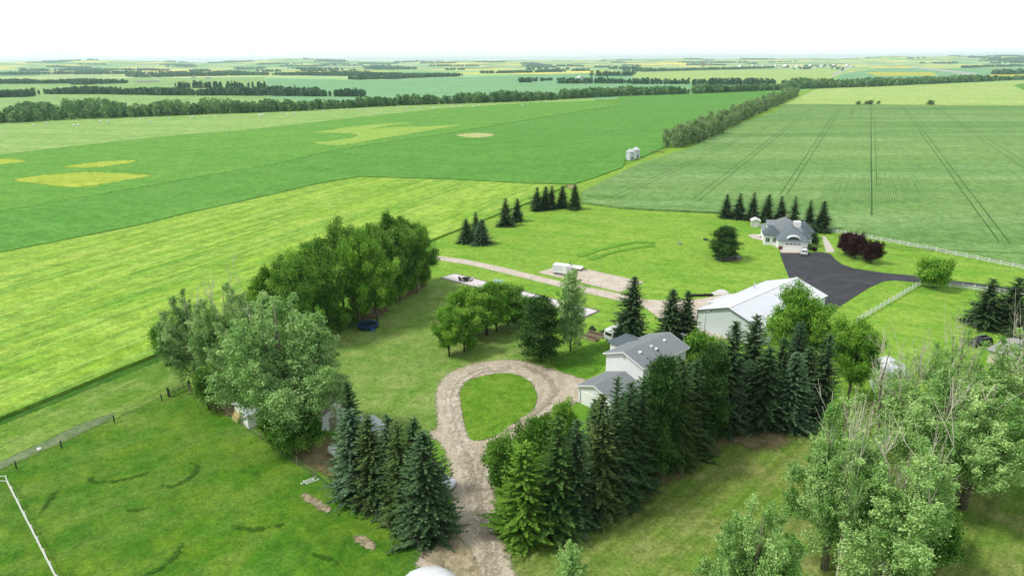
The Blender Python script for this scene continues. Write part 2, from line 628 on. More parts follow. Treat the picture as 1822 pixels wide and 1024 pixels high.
structure('gravel_road', px([(1478, 134), (1486, 134.5), (1516, 118), (1510, 118)]), M_road, nz())
structure('runway', px([(1610, 119), (1624, 118.2), (1748, 131.5), (1722, 132.5)]), M_road, nz())

# --- dark green pea field, hay meadow, low patches
DG, DGu = 0.45, 0.45
M_dark = ground_mat('deep_green_crop', [lin(84, 154, 42), lin(94, 160, 48), lin(106, 166, 56)], 0.012, 0.07, 0.9,
                    streak=[(-0.5, 0.004, 0.08, 0.5, lin(80, 140, 50)), (FIELD_AZ, 0.006, 0.25, 0.35, lin(112, 172, 76))], bump=0.4)
M_dark2 = ground_mat('mid_green_crop', [lin(102, 166, 46), lin(96, 160, 54), lin(114, 172, 58)], 0.010, 0.06, 0.8,
                    streak=[(-0.5, 0.003, 0.06, 0.5, lin(86, 154, 44)), (FIELD_AZ, 0.006, 0.2, 0.35, lin(122, 178, 66))], bump=0.4)
M_hay = ground_mat('hay_meadow', [lin(150, 190, 96), lin(138, 182, 84), lin(166, 198, 112)], 0.008, 0.05, 0.5,
                   streak=[(0.2, 0.003, 0.06, 0.5, lin(112, 164, 78))], bump=0.2)
split = [(-200, 409), (0, 375), (158, 349), (330, 319), (480, 294), (582, 270), (661, 257), (793, 238), (930, 215), (1100, 188)]
low = [(0, 448), (240, 401), (330, 379), (480, 346), (560, 327), (640, 313)]
right = [(800, 318), (940, 325), (1020, 327), (1062, 314), (1108, 297), (1112, 284), (1150, 276), (1190, 258), (1260, 228), (1330, 200), (1395, 172), (1425, 160)]
structure('green_crop_field', px([(-200, 493)] + low + right + [(1350, 162), (1250, 166), (1100, 172)] + split[::-1][:], DG), M_dark, DG, DG - 0.01)
hayb = [(-160, 291), (0, 275), (185, 254), (343, 238), (450, 230), (608, 212), (766, 195), (925, 184), (1058, 179.5)]
structure('upper_green_crop_field', px([(-200, 408)] + [(x, y - 0.6) for x, y in split[1:]] + hayb[::-1], DG), M_dark2, DG, DG - 0.01)
structure('hay_field', px([(-160, 290)] + hayb[1:] + [(1058, 174), (900, 178), (714, 184), (480, 196), (237, 205), (0, 214), (-160, 222)]), M_hay, nz())
M_mown = ground_mat('mown_low_patch', [lin(176, 198, 48), lin(150, 186, 44), lin(196, 206, 72)], 0.05, 0.2, 0.8,
                    streak=[(0.1, 0.01, 0.25, 0.5, lin(142, 178, 40))], ragged=2.6, bump=0.2)
M_mown2 = ground_mat('mown_low_patch_pale', [lin(150, 192, 64), lin(140, 186, 60), lin(176, 202, 96)], 0.05, 0.2, 0.8,
                    streak=[(0.1, 0.01, 0.25, 0.5, lin(130, 176, 52))], ragged=2.6, bump=0.2)
M_pan = ground_mat('dry_pan', [lin(190, 196, 120), lin(206, 204, 150), lin(170, 190, 100)], 0.05, 0.2, 0.8, ragged=1.6, bump=0.2)
ZP = DG + 0.012
for pts, mm in [([(24, 320), (64, 313), (105, 308.5), (158, 306), (215, 308), (269, 312), (225, 320), (185, 327), (132, 333), (79, 328)], M_mown),
            ([(113, 296), (140, 292), (169, 288.5), (205, 286), (240, 285), (238, 288), (212, 292), (185, 296), (150, 298), (127, 298)], M_mown),
            ([(-40, 286), (0, 283), (26, 283), (47, 287), (20, 290), (0, 292), (-40, 294)], M_mown),
            ([(558, 236), (590, 230.5), (619, 226), (687, 220), (735, 217.6), (715, 220.5), (690, 223.5), (664, 229.5), (700, 226), (760, 224.6), (824, 221.6), (780, 229),
              (740, 236), (700, 243), (661, 249.5), (625, 256), (598, 259), (558, 254), (590, 250), (619, 246), (635, 241), (621, 237.6), (590, 236.6)], M_mown2),
            ([(811, 240), (830, 237.4), (850, 236.6), (870, 237.6), (880, 240), (866, 243.4), (846, 245), (826, 243.4)], M_pan)]:
    patch('low_patch', px(smooth_closed(pts, 5), ZP), mm, ZP, 2.4, 2.6, bpy.data.objects['upper_green_crop_field'])

# --- lime barley field on the left
M_lime = ground_mat('lime_crop', [lin(142, 186, 32), lin(158, 194, 54), lin(172, 202, 72)], 0.012, 0.05, 0.7,
                    streak=[(FIELD_AZ - math.pi / 2 + math.radians(-4), 0.012, 0.42, 0.9, lin(84, 152, 20)),
                            (FIELD_AZ - math.pi / 2 + math.radians(-4), 0.02, 0.9, 0.65, lin(176, 208, 92)),
                            (FIELD_AZ - math.pi / 2 + math.radians(3), 0.03, 0.25, 0.45, lin(102, 166, 28))], bump=0.5)
LM = 0.6
structure('lime_crop_field', px([(-220, 850), (-220, 497), (0, 449.5), (240, 402.5), (330, 380.5), (480, 347.5), (560, 328.5), (640, 314.5),
                                 (800, 319.5), (940, 326.5), (1010, 329), (946, 357), (885, 380), (819, 406), (777, 422), (280, 627), (0, 741)], LM), M_lime, LM, LM - 0.01)
M_tan = ground_mat('dry_fence_line', [lin(150, 150, 96), lin(120, 140, 70), lin(170, 160, 116)], 0.05, 0.3, 1.5, bump=0.3)
structure('dry_field_margin', px([(-220, 508), (0, 454), (240, 406), (480, 351), (640, 318), (800, 323), (1025, 336), (1030, 325), (800, 316.5), (640, 311.5),
                                  (480, 343), (240, 397), (0, 444), (-220, 490)]), M_tan, nz())

# --- wheat on the right, lighter barley behind it
WH = 0.7
M_wheat = ground_mat('wheat', [lin(108, 156, 72), lin(114, 160, 78), lin(122, 166, 88)], 0.008, 0.04, 0.8,
                     streak=[(0.12, 0.004, 0.05, 0.7, lin(150, 186, 116)), (-0.1, 0.003, 0.035, 0.6, lin(90, 138, 66)),
                             (FIELD_AZ, 0.35, 0.01, 0.3, lin(92, 140, 70)), (0.0, 0.002, 0.012, 0.5, lin(140, 176, 90))], bump=0.5)
wheat_edge = [(1037, 359), (1109, 369), (1220, 374.5), (1285, 377), (1330, 384), (1400, 396), (1478, 407), (1600, 428), (1700, 448), (1822, 471), (1990, 500)]
wheat = structure('wheat_field', px(wheat_edge + [(2300, 440), (2060, 192), (1822, 188), (1600, 187), (1396, 185.5), (1380, 199), (1309, 222), (1230, 262), (1190, 274), (1137, 291), (1080, 318), (1034, 341)], WH), M_wheat, WH, WH - 0.01)
structure('light_barley_field', px([(1396, 185), (1600, 186.4), (1822, 187.4), (2060, 191.5), (2060, 142), (1822, 143), (1700, 148), (1600, 152), (1455, 158)], 0.5), M_lightfield, 0.5, 0.49)
structure('dark_crop_corner', px([(1803, 152), (1815, 149), (2000, 148), (2000, 165), (1826, 162)], 0.52), M_dark, 0.52)
M_track = ground_mat('wheel_track', [lin(62, 108, 44), lin(72, 116, 50), lin(64, 98, 46)], 0.05, 0.3, 1.2, ragged=0.16, bump=0.2)
M_rowgap = ground_mat('row_gap', [lin(78, 130, 56), lin(86, 140, 60), lin(72, 122, 52)], 0.05, 0.3, 1.2, ragged=0.08, bump=0.2)
def strip(name, a, b, w, z, mat, parent, seg=40, wob=0.06):
    a, b = Vector(a[:2]), Vector(b[:2])
    d = (b - a); L = d.length; d.normalize(); nrm = Vector((-d.y, d.x))
    n = max(2, int(L / seg))
    vs, fs, ed = [], [], []
    ph = random.random() * 9
    for i in range(n + 1):
        p = a + d * (L * i / n) + nrm * (wob * math.sin(i * 1.3 + ph))
        for k, s_ in enumerate((-1, 0, 1)):
            vs.append((p.x + nrm.x * s_ * w / 2, p.y + nrm.y * s_ * w / 2, z)); ed.append(w / 2 if s_ == 0 else 0.0)
        if i:
            o = i * 3
            fs += [(o - 3, o, o + 1, o - 2), (o - 2, o + 1, o + 2, o - 1)]
    me = bpy.data.meshes.new(name); me.from_pydata(vs, [], fs)
    me.attributes.new('edge', 'FLOAT', 'POINT').data.foreach_set('value', ed)
    o = link(name, me, mat, parent)
    if parent is None:
        o['kind'] = 'structure'
    return o
for a, b, w in [((1549.5, 189), (1551, 383), 1.0), ((1555, 196), (1560, 330), 0.45),
                ((1606, 191), (1777, 430), 0.7), ((1611, 191), (1797, 433), 0.7),
                ((1664, 192), (1850, 318), 0.7), ((1668, 192), (1870, 316), 0.6),
                ((1490, 194), (1388, 346), 0.7), ((1496, 194), (1400, 346), 0.7),
                ((1441, 192), (1230, 356), 0.7), ((1447, 192), (1243, 357), 0.7),
                ((1404, 205), (1085, 352), 0.6), ((1410, 206), (1100, 352), 0.6),
                ((1516, 190), (1517, 207), 0.8), ((1725, 192), (1900, 252), 0.5)]:
    strip('wheel_track', G(*a, WH), G(*b, WH), w * 0.62, WH + 0.012, M_track, wheat)
for (a, b, w) in [((1483, 416), (1600, 440), 0.6), ((1600, 440), (1840, 452), 0.6)]:
    strip('wheel_track', G(*a, WH), G(*b, WH), w, WH + 0.016, M_track, wheat, 10)
# fan of fine seed-row gaps where the drill turned
for i in range(46):
    x = 1478 + i * 3.4
    if abs(x - 1551) < 2: continue
    y0 = 300 + 14 * abs(math.sin(i * 0.9)) + abs(i - 23) * 0.7
    dx = (x - 1549) * 0.28
    strip('seed_row_gap', G(x, y0, WH), G(x + dx, 366 - abs(i - 23) * 0.5, WH), 0.16, WH + 0.012, M_rowgap, wheat, 20, 0.05)
for i in range(24):
    x = 1044 + i * 2.6
    strip('seed_row_gap', G(x, 346.5 + i * 0.12, WH), G(x + 1.2, 351 + i * 0.12, WH), 0.3, WH + 0.012, M_rowgap, wheat, 20, 0)

# --- home lawns
M_lawn = ground_mat('lawn', [lin(120, 172, 34), lin(136, 180, 46), lin(150, 186, 62)], 0.022, 0.13, 1.6,
                    streak=[(0.42, 0.02, 0.32, 0.55, lin(92, 158, 24)), (0.3, 0.03, 0.14, 0.45, lin(150, 188, 62))], ragged=0.5, bump=0.25,
                    clump=[(0.05, 0.5, 0.66, 0.5, lin(88, 158, 26))])
M_margin = ground_mat('grass_margin', [lin(128, 176, 40), lin(120, 168, 36), lin(152, 186, 66)], 0.03, 0.2, 1.4, bump=0.3)
structure('grass_margin', px([(1022, 332), (1030, 326), (1108, 297), (1150, 279), (1200, 262), (1320, 206), (1430, 160), (1460, 158), (1380, 203), (1310, 226),
                              (1232, 266), (1190, 279), (1137, 296), (1080, 324), (1034, 362)]), M_margin, nz())
lawn = patch('home_lawn', px([(1010, 334), (1036, 363), (1110, 372.5), (1220, 378), (1290, 381), (1400, 400), (1478, 411), (1600, 432), (1700, 452), (1830, 477), (1990, 510),
                     (1990, 720), (1822, 690), (1700, 690), (1600, 700), (1500, 690), (1420, 660), (1240, 640), (1120, 650), (1030, 680), (940, 640), (880, 600), (800, 560), (745, 500),
                     (778, 426), (885, 384), (946, 361)]), M_lawn, nz(), 1.6, 0.8)
M_deepgreen = ground_mat('deep_green_lawn', [lin(78, 134, 10), lin(90, 144, 16), lin(110, 156, 32)], 0.04, 0.25, 1.8,  # deeper green than the lawn round it, mottled by noise
                    streak=[(-0.78, 0.04, 0.5, 0.4, lin(50, 120, 10))], ragged=0.6, bump=0.3)
patch('deep_green_lawn', px(smooth_closed([(975, 640), (1000, 634), (1030, 622), (1070, 608), (1095, 615), (1085, 640), (1065, 660), (1040, 672), (1010, 668)], 4)), M_deepgreen, nz(), 0.5, 0.8, ground)
M_olive = ground_mat('olive_yard_lawn', [lin(110, 152, 54), lin(122, 162, 58), lin(146, 168, 86)], 0.03, 0.18, 1.7,  # olive green grass of the whole yard, mottled by noise
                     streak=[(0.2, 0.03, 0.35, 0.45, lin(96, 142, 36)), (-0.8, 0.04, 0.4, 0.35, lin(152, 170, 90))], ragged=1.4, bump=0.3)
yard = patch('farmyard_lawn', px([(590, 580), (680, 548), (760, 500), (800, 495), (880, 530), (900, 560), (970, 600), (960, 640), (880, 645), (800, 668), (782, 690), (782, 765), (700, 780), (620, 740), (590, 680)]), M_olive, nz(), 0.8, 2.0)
M_front = ground_mat('front_lawn', [lin(108, 144, 44), lin(122, 158, 50), lin(150, 160, 88)], 0.035, 0.16, 1.9,
                     streak=[(-0.80, 0.05, 0.75, 0.65, lin(80, 110, 24)), (-0.80, 0.03, 0.35, 0.45, lin(146, 154, 84))], ragged=1.2, bump=0.35,
                     clump=[(0.055, 0.54, 0.68, 0.7, lin(92, 140, 18))])
front = patch('front_lawn', px([(905, 1100), (905, 1000), (940, 965), (1080, 905), (1180, 840), (1290, 740), (1420, 745), (1520, 715), (1640, 705), (1830, 700), (2050, 730), (2050, 1250), (905, 1250)]), M_front, nz(), 0.9, 1.2)
M_past = ground_mat('pasture', [lin(62, 118, 2), lin(86, 140, 4), lin(112, 148, 24)], 0.035, 0.17, 2.0,
                    streak=[(0.9, 0.05, 0.3, 0.45, lin(54, 112, 8)), (-0.75, 0.05, 0.25, 0.35, lin(120, 150, 66))], ragged=0.5, bump=0.35,
                    clump=[(0.06, 0.52, 0.7, 0.6, lin(72, 140, 10)), (0.07, 0.52, 0.68, 0.75, lin(130, 154, 62)), (0.16, 0.54, 0.7, 0.5, lin(60, 118, 10))])
past = patch('pasture', px([(-160, 912), (0, 838), (100, 795), (240, 730), (338, 690), (420, 748), (560, 842), (700, 940), (800, 1012), (860, 1060), (900, 1250), (-160, 1250)]), M_past, nz(), 0.8, 0.6)
M_strip = ground_mat('field_strip', [lin(112, 156, 40), lin(94, 144, 30), lin(138, 166, 74)], 0.03, 0.15, 1.7,
                     streak=[(FIELD_AZ - math.pi / 2 - 0.08, 0.015, 0.4, 0.7, lin(76, 126, 22)), (FIELD_AZ - math.pi / 2 - 0.08, 0.02, 0.3, 0.5, lin(150, 176, 84))], ragged=0.5, bump=0.3)
patch('mown_strip', px([(-180, 832), (0, 748), (150, 684), (280, 632), (335, 640), (345, 680), (240, 728), (100, 793), (0, 836), (-180, 918)]), M_strip, nz(), 0.9, 0.5)
M_verge = ground_mat('tall_verge', [lin(50, 104, 16), lin(64, 118, 22), lin(76, 126, 34)], 0.1, 0.5, 2.0, ragged=0.7, bump=0.5)
patch('tall_grass_verge', px([(-150, 822), (0, 744), (280, 629), (300, 636), (240, 660), (130, 705), (0, 757), (-150, 836)]), M_verge, nz(), 0.6, 0.7, ground)
M_greyt = ground_mat('grey_track', [lin(120, 142, 96), lin(106, 132, 82), lin(134, 148, 110)], 0.1, 0.5, 2.0, ragged=0.5, bump=0.3)
patch('worn_track', px([(-150, 886), (0, 822), (70, 790), (150, 752), (205, 734), (196, 746), (120, 782), (0, 835), (-150, 902)]), M_greyt, nz(), 0.5, 0.5, ground)

# --- gravel
M_gravel = ground_mat('gravel', [lin(190, 182, 158), lin(178, 168, 142), lin(202, 194, 172)], 0.06, 0.35, 3.2,
                      streak=[(0.05, 0.7, 0.05, 0.5, lin(164, 150, 126)), (0.05, 1.2, 0.08, 0.45, lin(214, 202, 180))], ragged=0.75, bump=0.4, mott=0.16)
M_gravel2 = ground_mat('pale_gravel', [lin(204, 194, 176), lin(192, 182, 162), lin(212, 204, 188)], 0.06, 0.35, 3.2, ragged=0.4, bump=0.3, mott=0.14)
M_white = ground_mat('white_gravel', [lin(220, 218, 216), lin(210, 206, 204), lin(228, 226, 224)], 0.06, 0.5, 3.0, ragged=0.2, bump=0.3, mott=0.12)
outer = [(742, 1010), (752, 984), (756, 968), (790, 952), (806, 930), (806, 880), (800, 830), (786, 792), (764, 771), (778, 762), (777, 730), (776, 702), (783, 680), (800, 664), (830, 651), (870, 642.5),
         (915, 641), (950, 647), (985, 658), (1015, 668), (1040, 676), (1052, 700), (1030, 714), (1000, 727), (962, 746), (932, 764), (903, 788), (884, 818), (877, 850), (882, 900), (893, 955), (908, 1000),
         (925, 1060), (960, 1250), (850, 1250), (835, 1060), (815, 1024), (775, 1012)]
inner = [(819, 690), (835, 676), (870, 667), (905, 664.5), (935, 674), (950, 690), (955, 710), (948, 732), (930, 752), (900, 768), (870, 780), (848, 784), (832, 776), (825, 745), (820, 715)]
inner_w = px(smooth_closed(inner, 6))
patch('gravel_drive', px(smooth_closed(outer, 4)), M_gravel, nz(), 0.5, 0.6, holes=[inner_w])
M_tear = ground_mat('teardrop_lawn', [lin(92, 142, 12), lin(104, 150, 16), lin(122, 158, 40)], 0.06, 0.3, 2.2,
                    streak=[(0.25, 0.35, 0.03, 0.5, lin(96, 160, 34))], ragged=0.3, bump=0.3)
patch('teardrop_lawn', inner_w, M_tear, nz(), 0.4, 0.3)
M_rut = ground_mat('packed_gravel', [lin(200, 192, 170), lin(192, 184, 160), lin(206, 198, 178)], 0.06, 0.35, 3.0, ragged=0.8, bump=0.2, mott=0.1)
M_rutd = ground_mat('loose_gravel', [lin(178, 168, 144), lin(168, 158, 134), lin(188, 178, 154)], 0.06, 0.35, 3.0, ragged=0.9, bump=0.4, mott=0.15)
def rut(pts, w, mat):
    band(pts, w, mat, ground, 'wheel_rut')
RUTS = [([(868, 1030), (858, 960), (842, 880), (822, 810), (802, 750), (797, 705), (812, 676), (850, 657), (905, 652)], 0.9, 'M_rut'), ([(880, 1030), (872, 960), (858, 880), (838, 805), (812, 745), (808, 705), (822, 680), (855, 661), (905, 656)], 0.9, 'M_rut'),
        ([(874, 1030), (865, 960), (850, 880), (830, 808)], 0.7, 'M_rutd'), ([(862, 870), (872, 820), (900, 776), (940, 752), (980, 728), (1010, 708)], 0.9, 'M_rut'), ([(850, 860), (862, 812), (892, 776), (935, 746), (970, 720), (990, 695), (970, 668), (930, 652)], 0.8, 'M_rutd')]
patch('gravel_lane', px([(745, 452), (770, 454.5), (830, 462), (900, 477), (1000, 501.5), (1100, 522), (1150, 533.5), (1200, 535), (1240, 533), (1290, 524), (1330, 520), (1330, 545), (1262, 560), (1235, 582), (1205, 580),
                         (1168, 563), (1140, 542), (1095, 533.5), (1000, 512), (900, 487), (840, 472.5), (768, 461), (745, 458)]), M_gravel2, nz(), 0.7, 0.4)
patch('gravel_pad', px([(956, 485), (1003, 470.5), (1075, 486), (1146, 502), (1104, 520)]), M_gravel2, nz(), 0.6, 0.25)
M_border = ground_mat('dark_border', [lin(110, 110, 100), lin(96, 98, 88), lin(120, 118, 108)], 0.06, 0.5, 3.0, ragged=0.2, bump=0.3)
patch('strip_border', px([(783, 494.3), (809, 486), (1070, 553.2), (1041, 566.5)]), M_border, nz(), 0.5, 0.2, ground)
patch('white_gravel_strip', px([(786, 494), (809, 487.3), (1064, 553.2), (1041, 563)]), M_white, nz(), 0.5, 0.15)
patch('concrete_apron', px(smooth_closed([(1262, 524), (1275, 517.5), (1284, 515), (1294, 519), (1296, 523), (1280, 525)], 4)), M_white, nz(), 0.4, 0.15)
M_asph = ground_mat('asphalt', [lin(62, 64, 70), lin(70, 72, 78), lin(78, 80, 84)], 0.06, 0.3, 3.0,
                    streak=[(0.5, 0.05, 0.5, 0.4, lin(88, 90, 94)), (-0.6, 0.06, 0.6, 0.25, lin(52, 54, 60))], ragged=0.12, bump=0.2, mott=0.18)
patch('asphalt_drive', px([(1387, 449), (1436, 449.5), (1462, 449), (1478, 452), (1486, 462), (1497, 470), (1520, 478), (1570, 485.5), (1630, 491), (1700, 500), (1822, 515), (1990, 536),
                           (1990, 548), (1822, 524), (1690, 506.5), (1640, 503), (1590, 499), (1572, 501), (1545, 513), (1515, 532), (1478, 556), (1440, 566), (1398, 520), (1404, 494), (1394, 470)]), M_asph, nz(), 0.6, 0.12)
M_conc = plain('concrete', lin(186, 180, 168), 0.85, var=0.1, bump=0.2)
structure('concrete_walk', px([(1462, 421), (1468, 420.5), (1477, 433), (1486, 449), (1470, 449.5), (1466, 436)]), M_conc, nz())
structure('garage_apron', px([(1388, 442), (1426, 443), (1434, 444), (1434, 450.5), (1389, 450)]), M_conc, nz())
structure('patio', px([(1330, 418), (1345, 417), (1362, 424), (1388, 432), (1389, 442), (1380, 440), (1362, 430), (1338, 424)]), M_conc, nz())
# --- bare and worn places
M_soil = ground_mat('bare_soil', [lin(120, 104, 78), lin(104, 88, 66), lin(140, 124, 94)], 0.2, 0.7, 2.5, ragged=0.9, bump=0.4)
M_dry = ground_mat('dry_thatch', [lin(142, 132, 88), lin(128, 124, 76), lin(160, 144, 108)], 0.1, 0.5, 2.2, ragged=1.6, bump=0.4)
M_sand = ground_mat('sand', [lin(168, 156, 124), lin(150, 140, 108), lin(186, 174, 144)], 0.3, 0.9, 2.5, ragged=0.5, bump=0.3)
patch('bare_soil', px(smooth_closed([(582, 578), (600, 565), (640, 552), (672, 549), (690, 552), (668, 566), (636, 572), (600, 583)], 4)), M_soil, nz(), 0.5, 0.9, ground)
patch('bare_soil', px(smooth_closed([(690, 530), (715, 516), (745, 505), (760, 505), (740, 520), (712, 534)], 4)), M_soil, nz(), 0.5, 0.9, ground)
patch('dry_thatch', px(smooth_closed([(1060, 900), (1130, 865), (1200, 822), (1262, 770), (1300, 752), (1350, 748), (1395, 760), (1395, 785), (1345, 800), (1300, 790), (1250, 820), (1190, 860), (1120, 895), (1060, 920)], 4)), M_dry, nz(), 0.7, 1.6, ground)
patch('bare_soil', px(smooth_closed([(1348, 780), (1372, 768), (1398, 772), (1398, 790), (1370, 796)], 4)), M_dry, nz(), 0.5, 0.9, ground)
patch('sandy_scrape', px(smooth_closed([(536, 882), (548, 880), (565, 890), (588, 903), (584, 912), (566, 906), (550, 896)], 4)), M_sand, nz(), 0.3, 0.4, past)
patch('sandy_scrape', px(smooth_closed([(628, 957), (645, 955), (662, 962), (669, 974), (660, 979), (644, 970)], 4)), M_sand, nz(), 0.3, 0.4, past)
patch('under_trees_soil', px(smooth_closed([(338, 694), (380, 700), (470, 730), (560, 770), (610, 790), (610, 850), (560, 838), (470, 772), (400, 735)], 4)), M_dry, nz(), 0.6, 1.6, ground)
patch('worn_verge', px(smooth_closed([(752, 990), (775, 966), (815, 955), (850, 1000), (870, 1030), (820, 1030), (790, 1010)], 4)), M_sand, nz(), 0.5, 0.9, ground)

# fairy rings: arcs of dark lush grass in the pasture
M_ring = ground_mat('ring_grass', [lin(52, 104, 10), lin(60, 112, 14), lin(60, 102, 22)], 0.2, 0.8, 2.5, ragged=0.7, bump=0.4)
def arc_patch(pts, w):
    n = 6
    P = [np.array(p, float) for p in pts]
    cen = []
    for i in range(len(P) - 1):
        p0, p1, p2, p3 = P[max(i - 1, 0)], P[i], P[i + 1], P[min(i + 2, len(P) - 1)]
        for j in range(n):
            t = j / n
            cen.append(0.5 * (2 * p1 + (p2 - p0) * t + (2 * p0 - 5 * p1 + 4 * p2 - p3) * t * t + (3 * p1 - p0 - 3 * p2 + p3) * t ** 3))
    cen.append(P[-1])
    wpt = [G(*c) for c in cen]
    L, R = [], []
    for i, p in enumerate(wpt):
        d = (wpt[min(i + 1, len(wpt) - 1)] - wpt[max(i - 1, 0)]).normalized()
        k = w * (0.35 + 0.65 * math.sin(math.pi * min(1, (i + 0.6) / len(wpt)))) / 2
        L.append(Vector((p.x - d.y * k, p.y + d.x * k, 0))); R.append(Vector((p.x + d.y * k, p.y - d.x * k, 0)))
    patch('fairy_ring', L + R[::-1], M_ring, nz(), 0.25, 0.5, past)
arc_patch([(160, 851), (172, 858), (200, 857), (235, 850), (268, 840)], 0.42)
arc_patch([(284, 866), (312, 864), (335, 852), (351, 833), (340, 824)], 0.48)
arc_patch([(258, 1024), (290, 1008), (312, 990), (322, 970)], 0.54)
arc_patch([(412, 938), (430, 942), (470, 942), (500, 934)], 0.36)
arc_patch([(226, 908), (245, 909), (268, 903)], 0.30)
arc_patch([(72, 915), (88, 890), (106, 868)], 0.30)
arc_patch([(556, 988), (580, 992), (604, 1004)], 0.30)
# mower arcs on the big lawn
M_mow = ground_mat('mower_arc', [lin(100, 164, 26), lin(108, 168, 32), lin(116, 172, 40)], 0.1, 0.4, 2.0, ragged=0.8, bump=0.3)
def band(pts, w, mat, parent, name='mower_arc'):
    wpt = [G(*c) for c in pts]
    L, R = [], []
    for i, p in enumerate(wpt):
        d = (wpt[min(i + 1, len(wpt) - 1)] - wpt[max(i - 1, 0)]).normalized()
        L.append(Vector((p.x - d.y * w / 2, p.y + d.x * w / 2, 0))); R.append(Vector((p.x + d.y * w / 2, p.y - d.x * w / 2, 0)))
    patch(name, L + R[::-1], mat, nz(), 0.7, 0.7, parent)
for pts_, w_, m_ in RUTS:
    rut(pts_, w_, globals()[m_])
band([(1030, 457), (1060, 446), (1100, 436), (1135, 431), (1165, 433)], 2.2, M_mow, lawn)
band([(1050, 462), (1090, 449), (1130, 441), (1165, 437)], 1.8, M_mow, lawn)
# ================================================================== TREES
def quads_mesh(name, V, leaf, nper):
    """V: (n, nper, 3) corner points of n separate faces; leaf: one tone value per face"""
    n = len(V)
    me = bpy.data.meshes.new(name)
    me.vertices.add(n * nper)
    me.vertices.foreach_set('co', np.ascontiguousarray(V.reshape(-1), dtype=np.float32))
    me.loops.add(n * nper)
    me.loops.foreach_set('vertex_index', np.arange(n * nper, dtype=np.int32))
    me.polygons.add(n)
    me.polygons.foreach_set('loop_start', np.arange(0, n * nper, nper, dtype=np.int32))
    me.update(calc_edges=True)
    at = me.attributes.new('leaf', 'FLOAT', 'FACE')
    at.data.foreach_set('value', np.asarray(leaf, dtype=np.float32))
    me.validate()
    return me

def unit(a):
    return a / (np.linalg.norm(a, axis=-1, keepdims=True) + 1e-9)

def leaf_faces(r, cen, size, up=0.5, aspect=0.6, axis=None):
    """diamond leaves round the centres"""
    n = len(cen)
    nm = unit(r.normal(size=(n, 3)) + np.array([0, 0, up]))
    a = unit(r.normal(size=(n, 3)) if axis is None else axis + 0.45 * r.normal(size=(n, 3)))
    a = unit(a - nm * (a * nm).sum(1, keepdims=True))
    b = np.cross(nm, a)
    s = (size * r.uniform(0.65, 1.35, n))[:, None]
    return np.stack([cen - a * s, cen + b * s * aspect, cen + a * s, cen - b * s * aspect], 1)

def bez(p0, p1, p2, n):
    t = np.linspace(0, 1, n)[:, None]
    return (1 - t) ** 2 * p0 + 2 * t * (1 - t) * p1 + t * t * p2

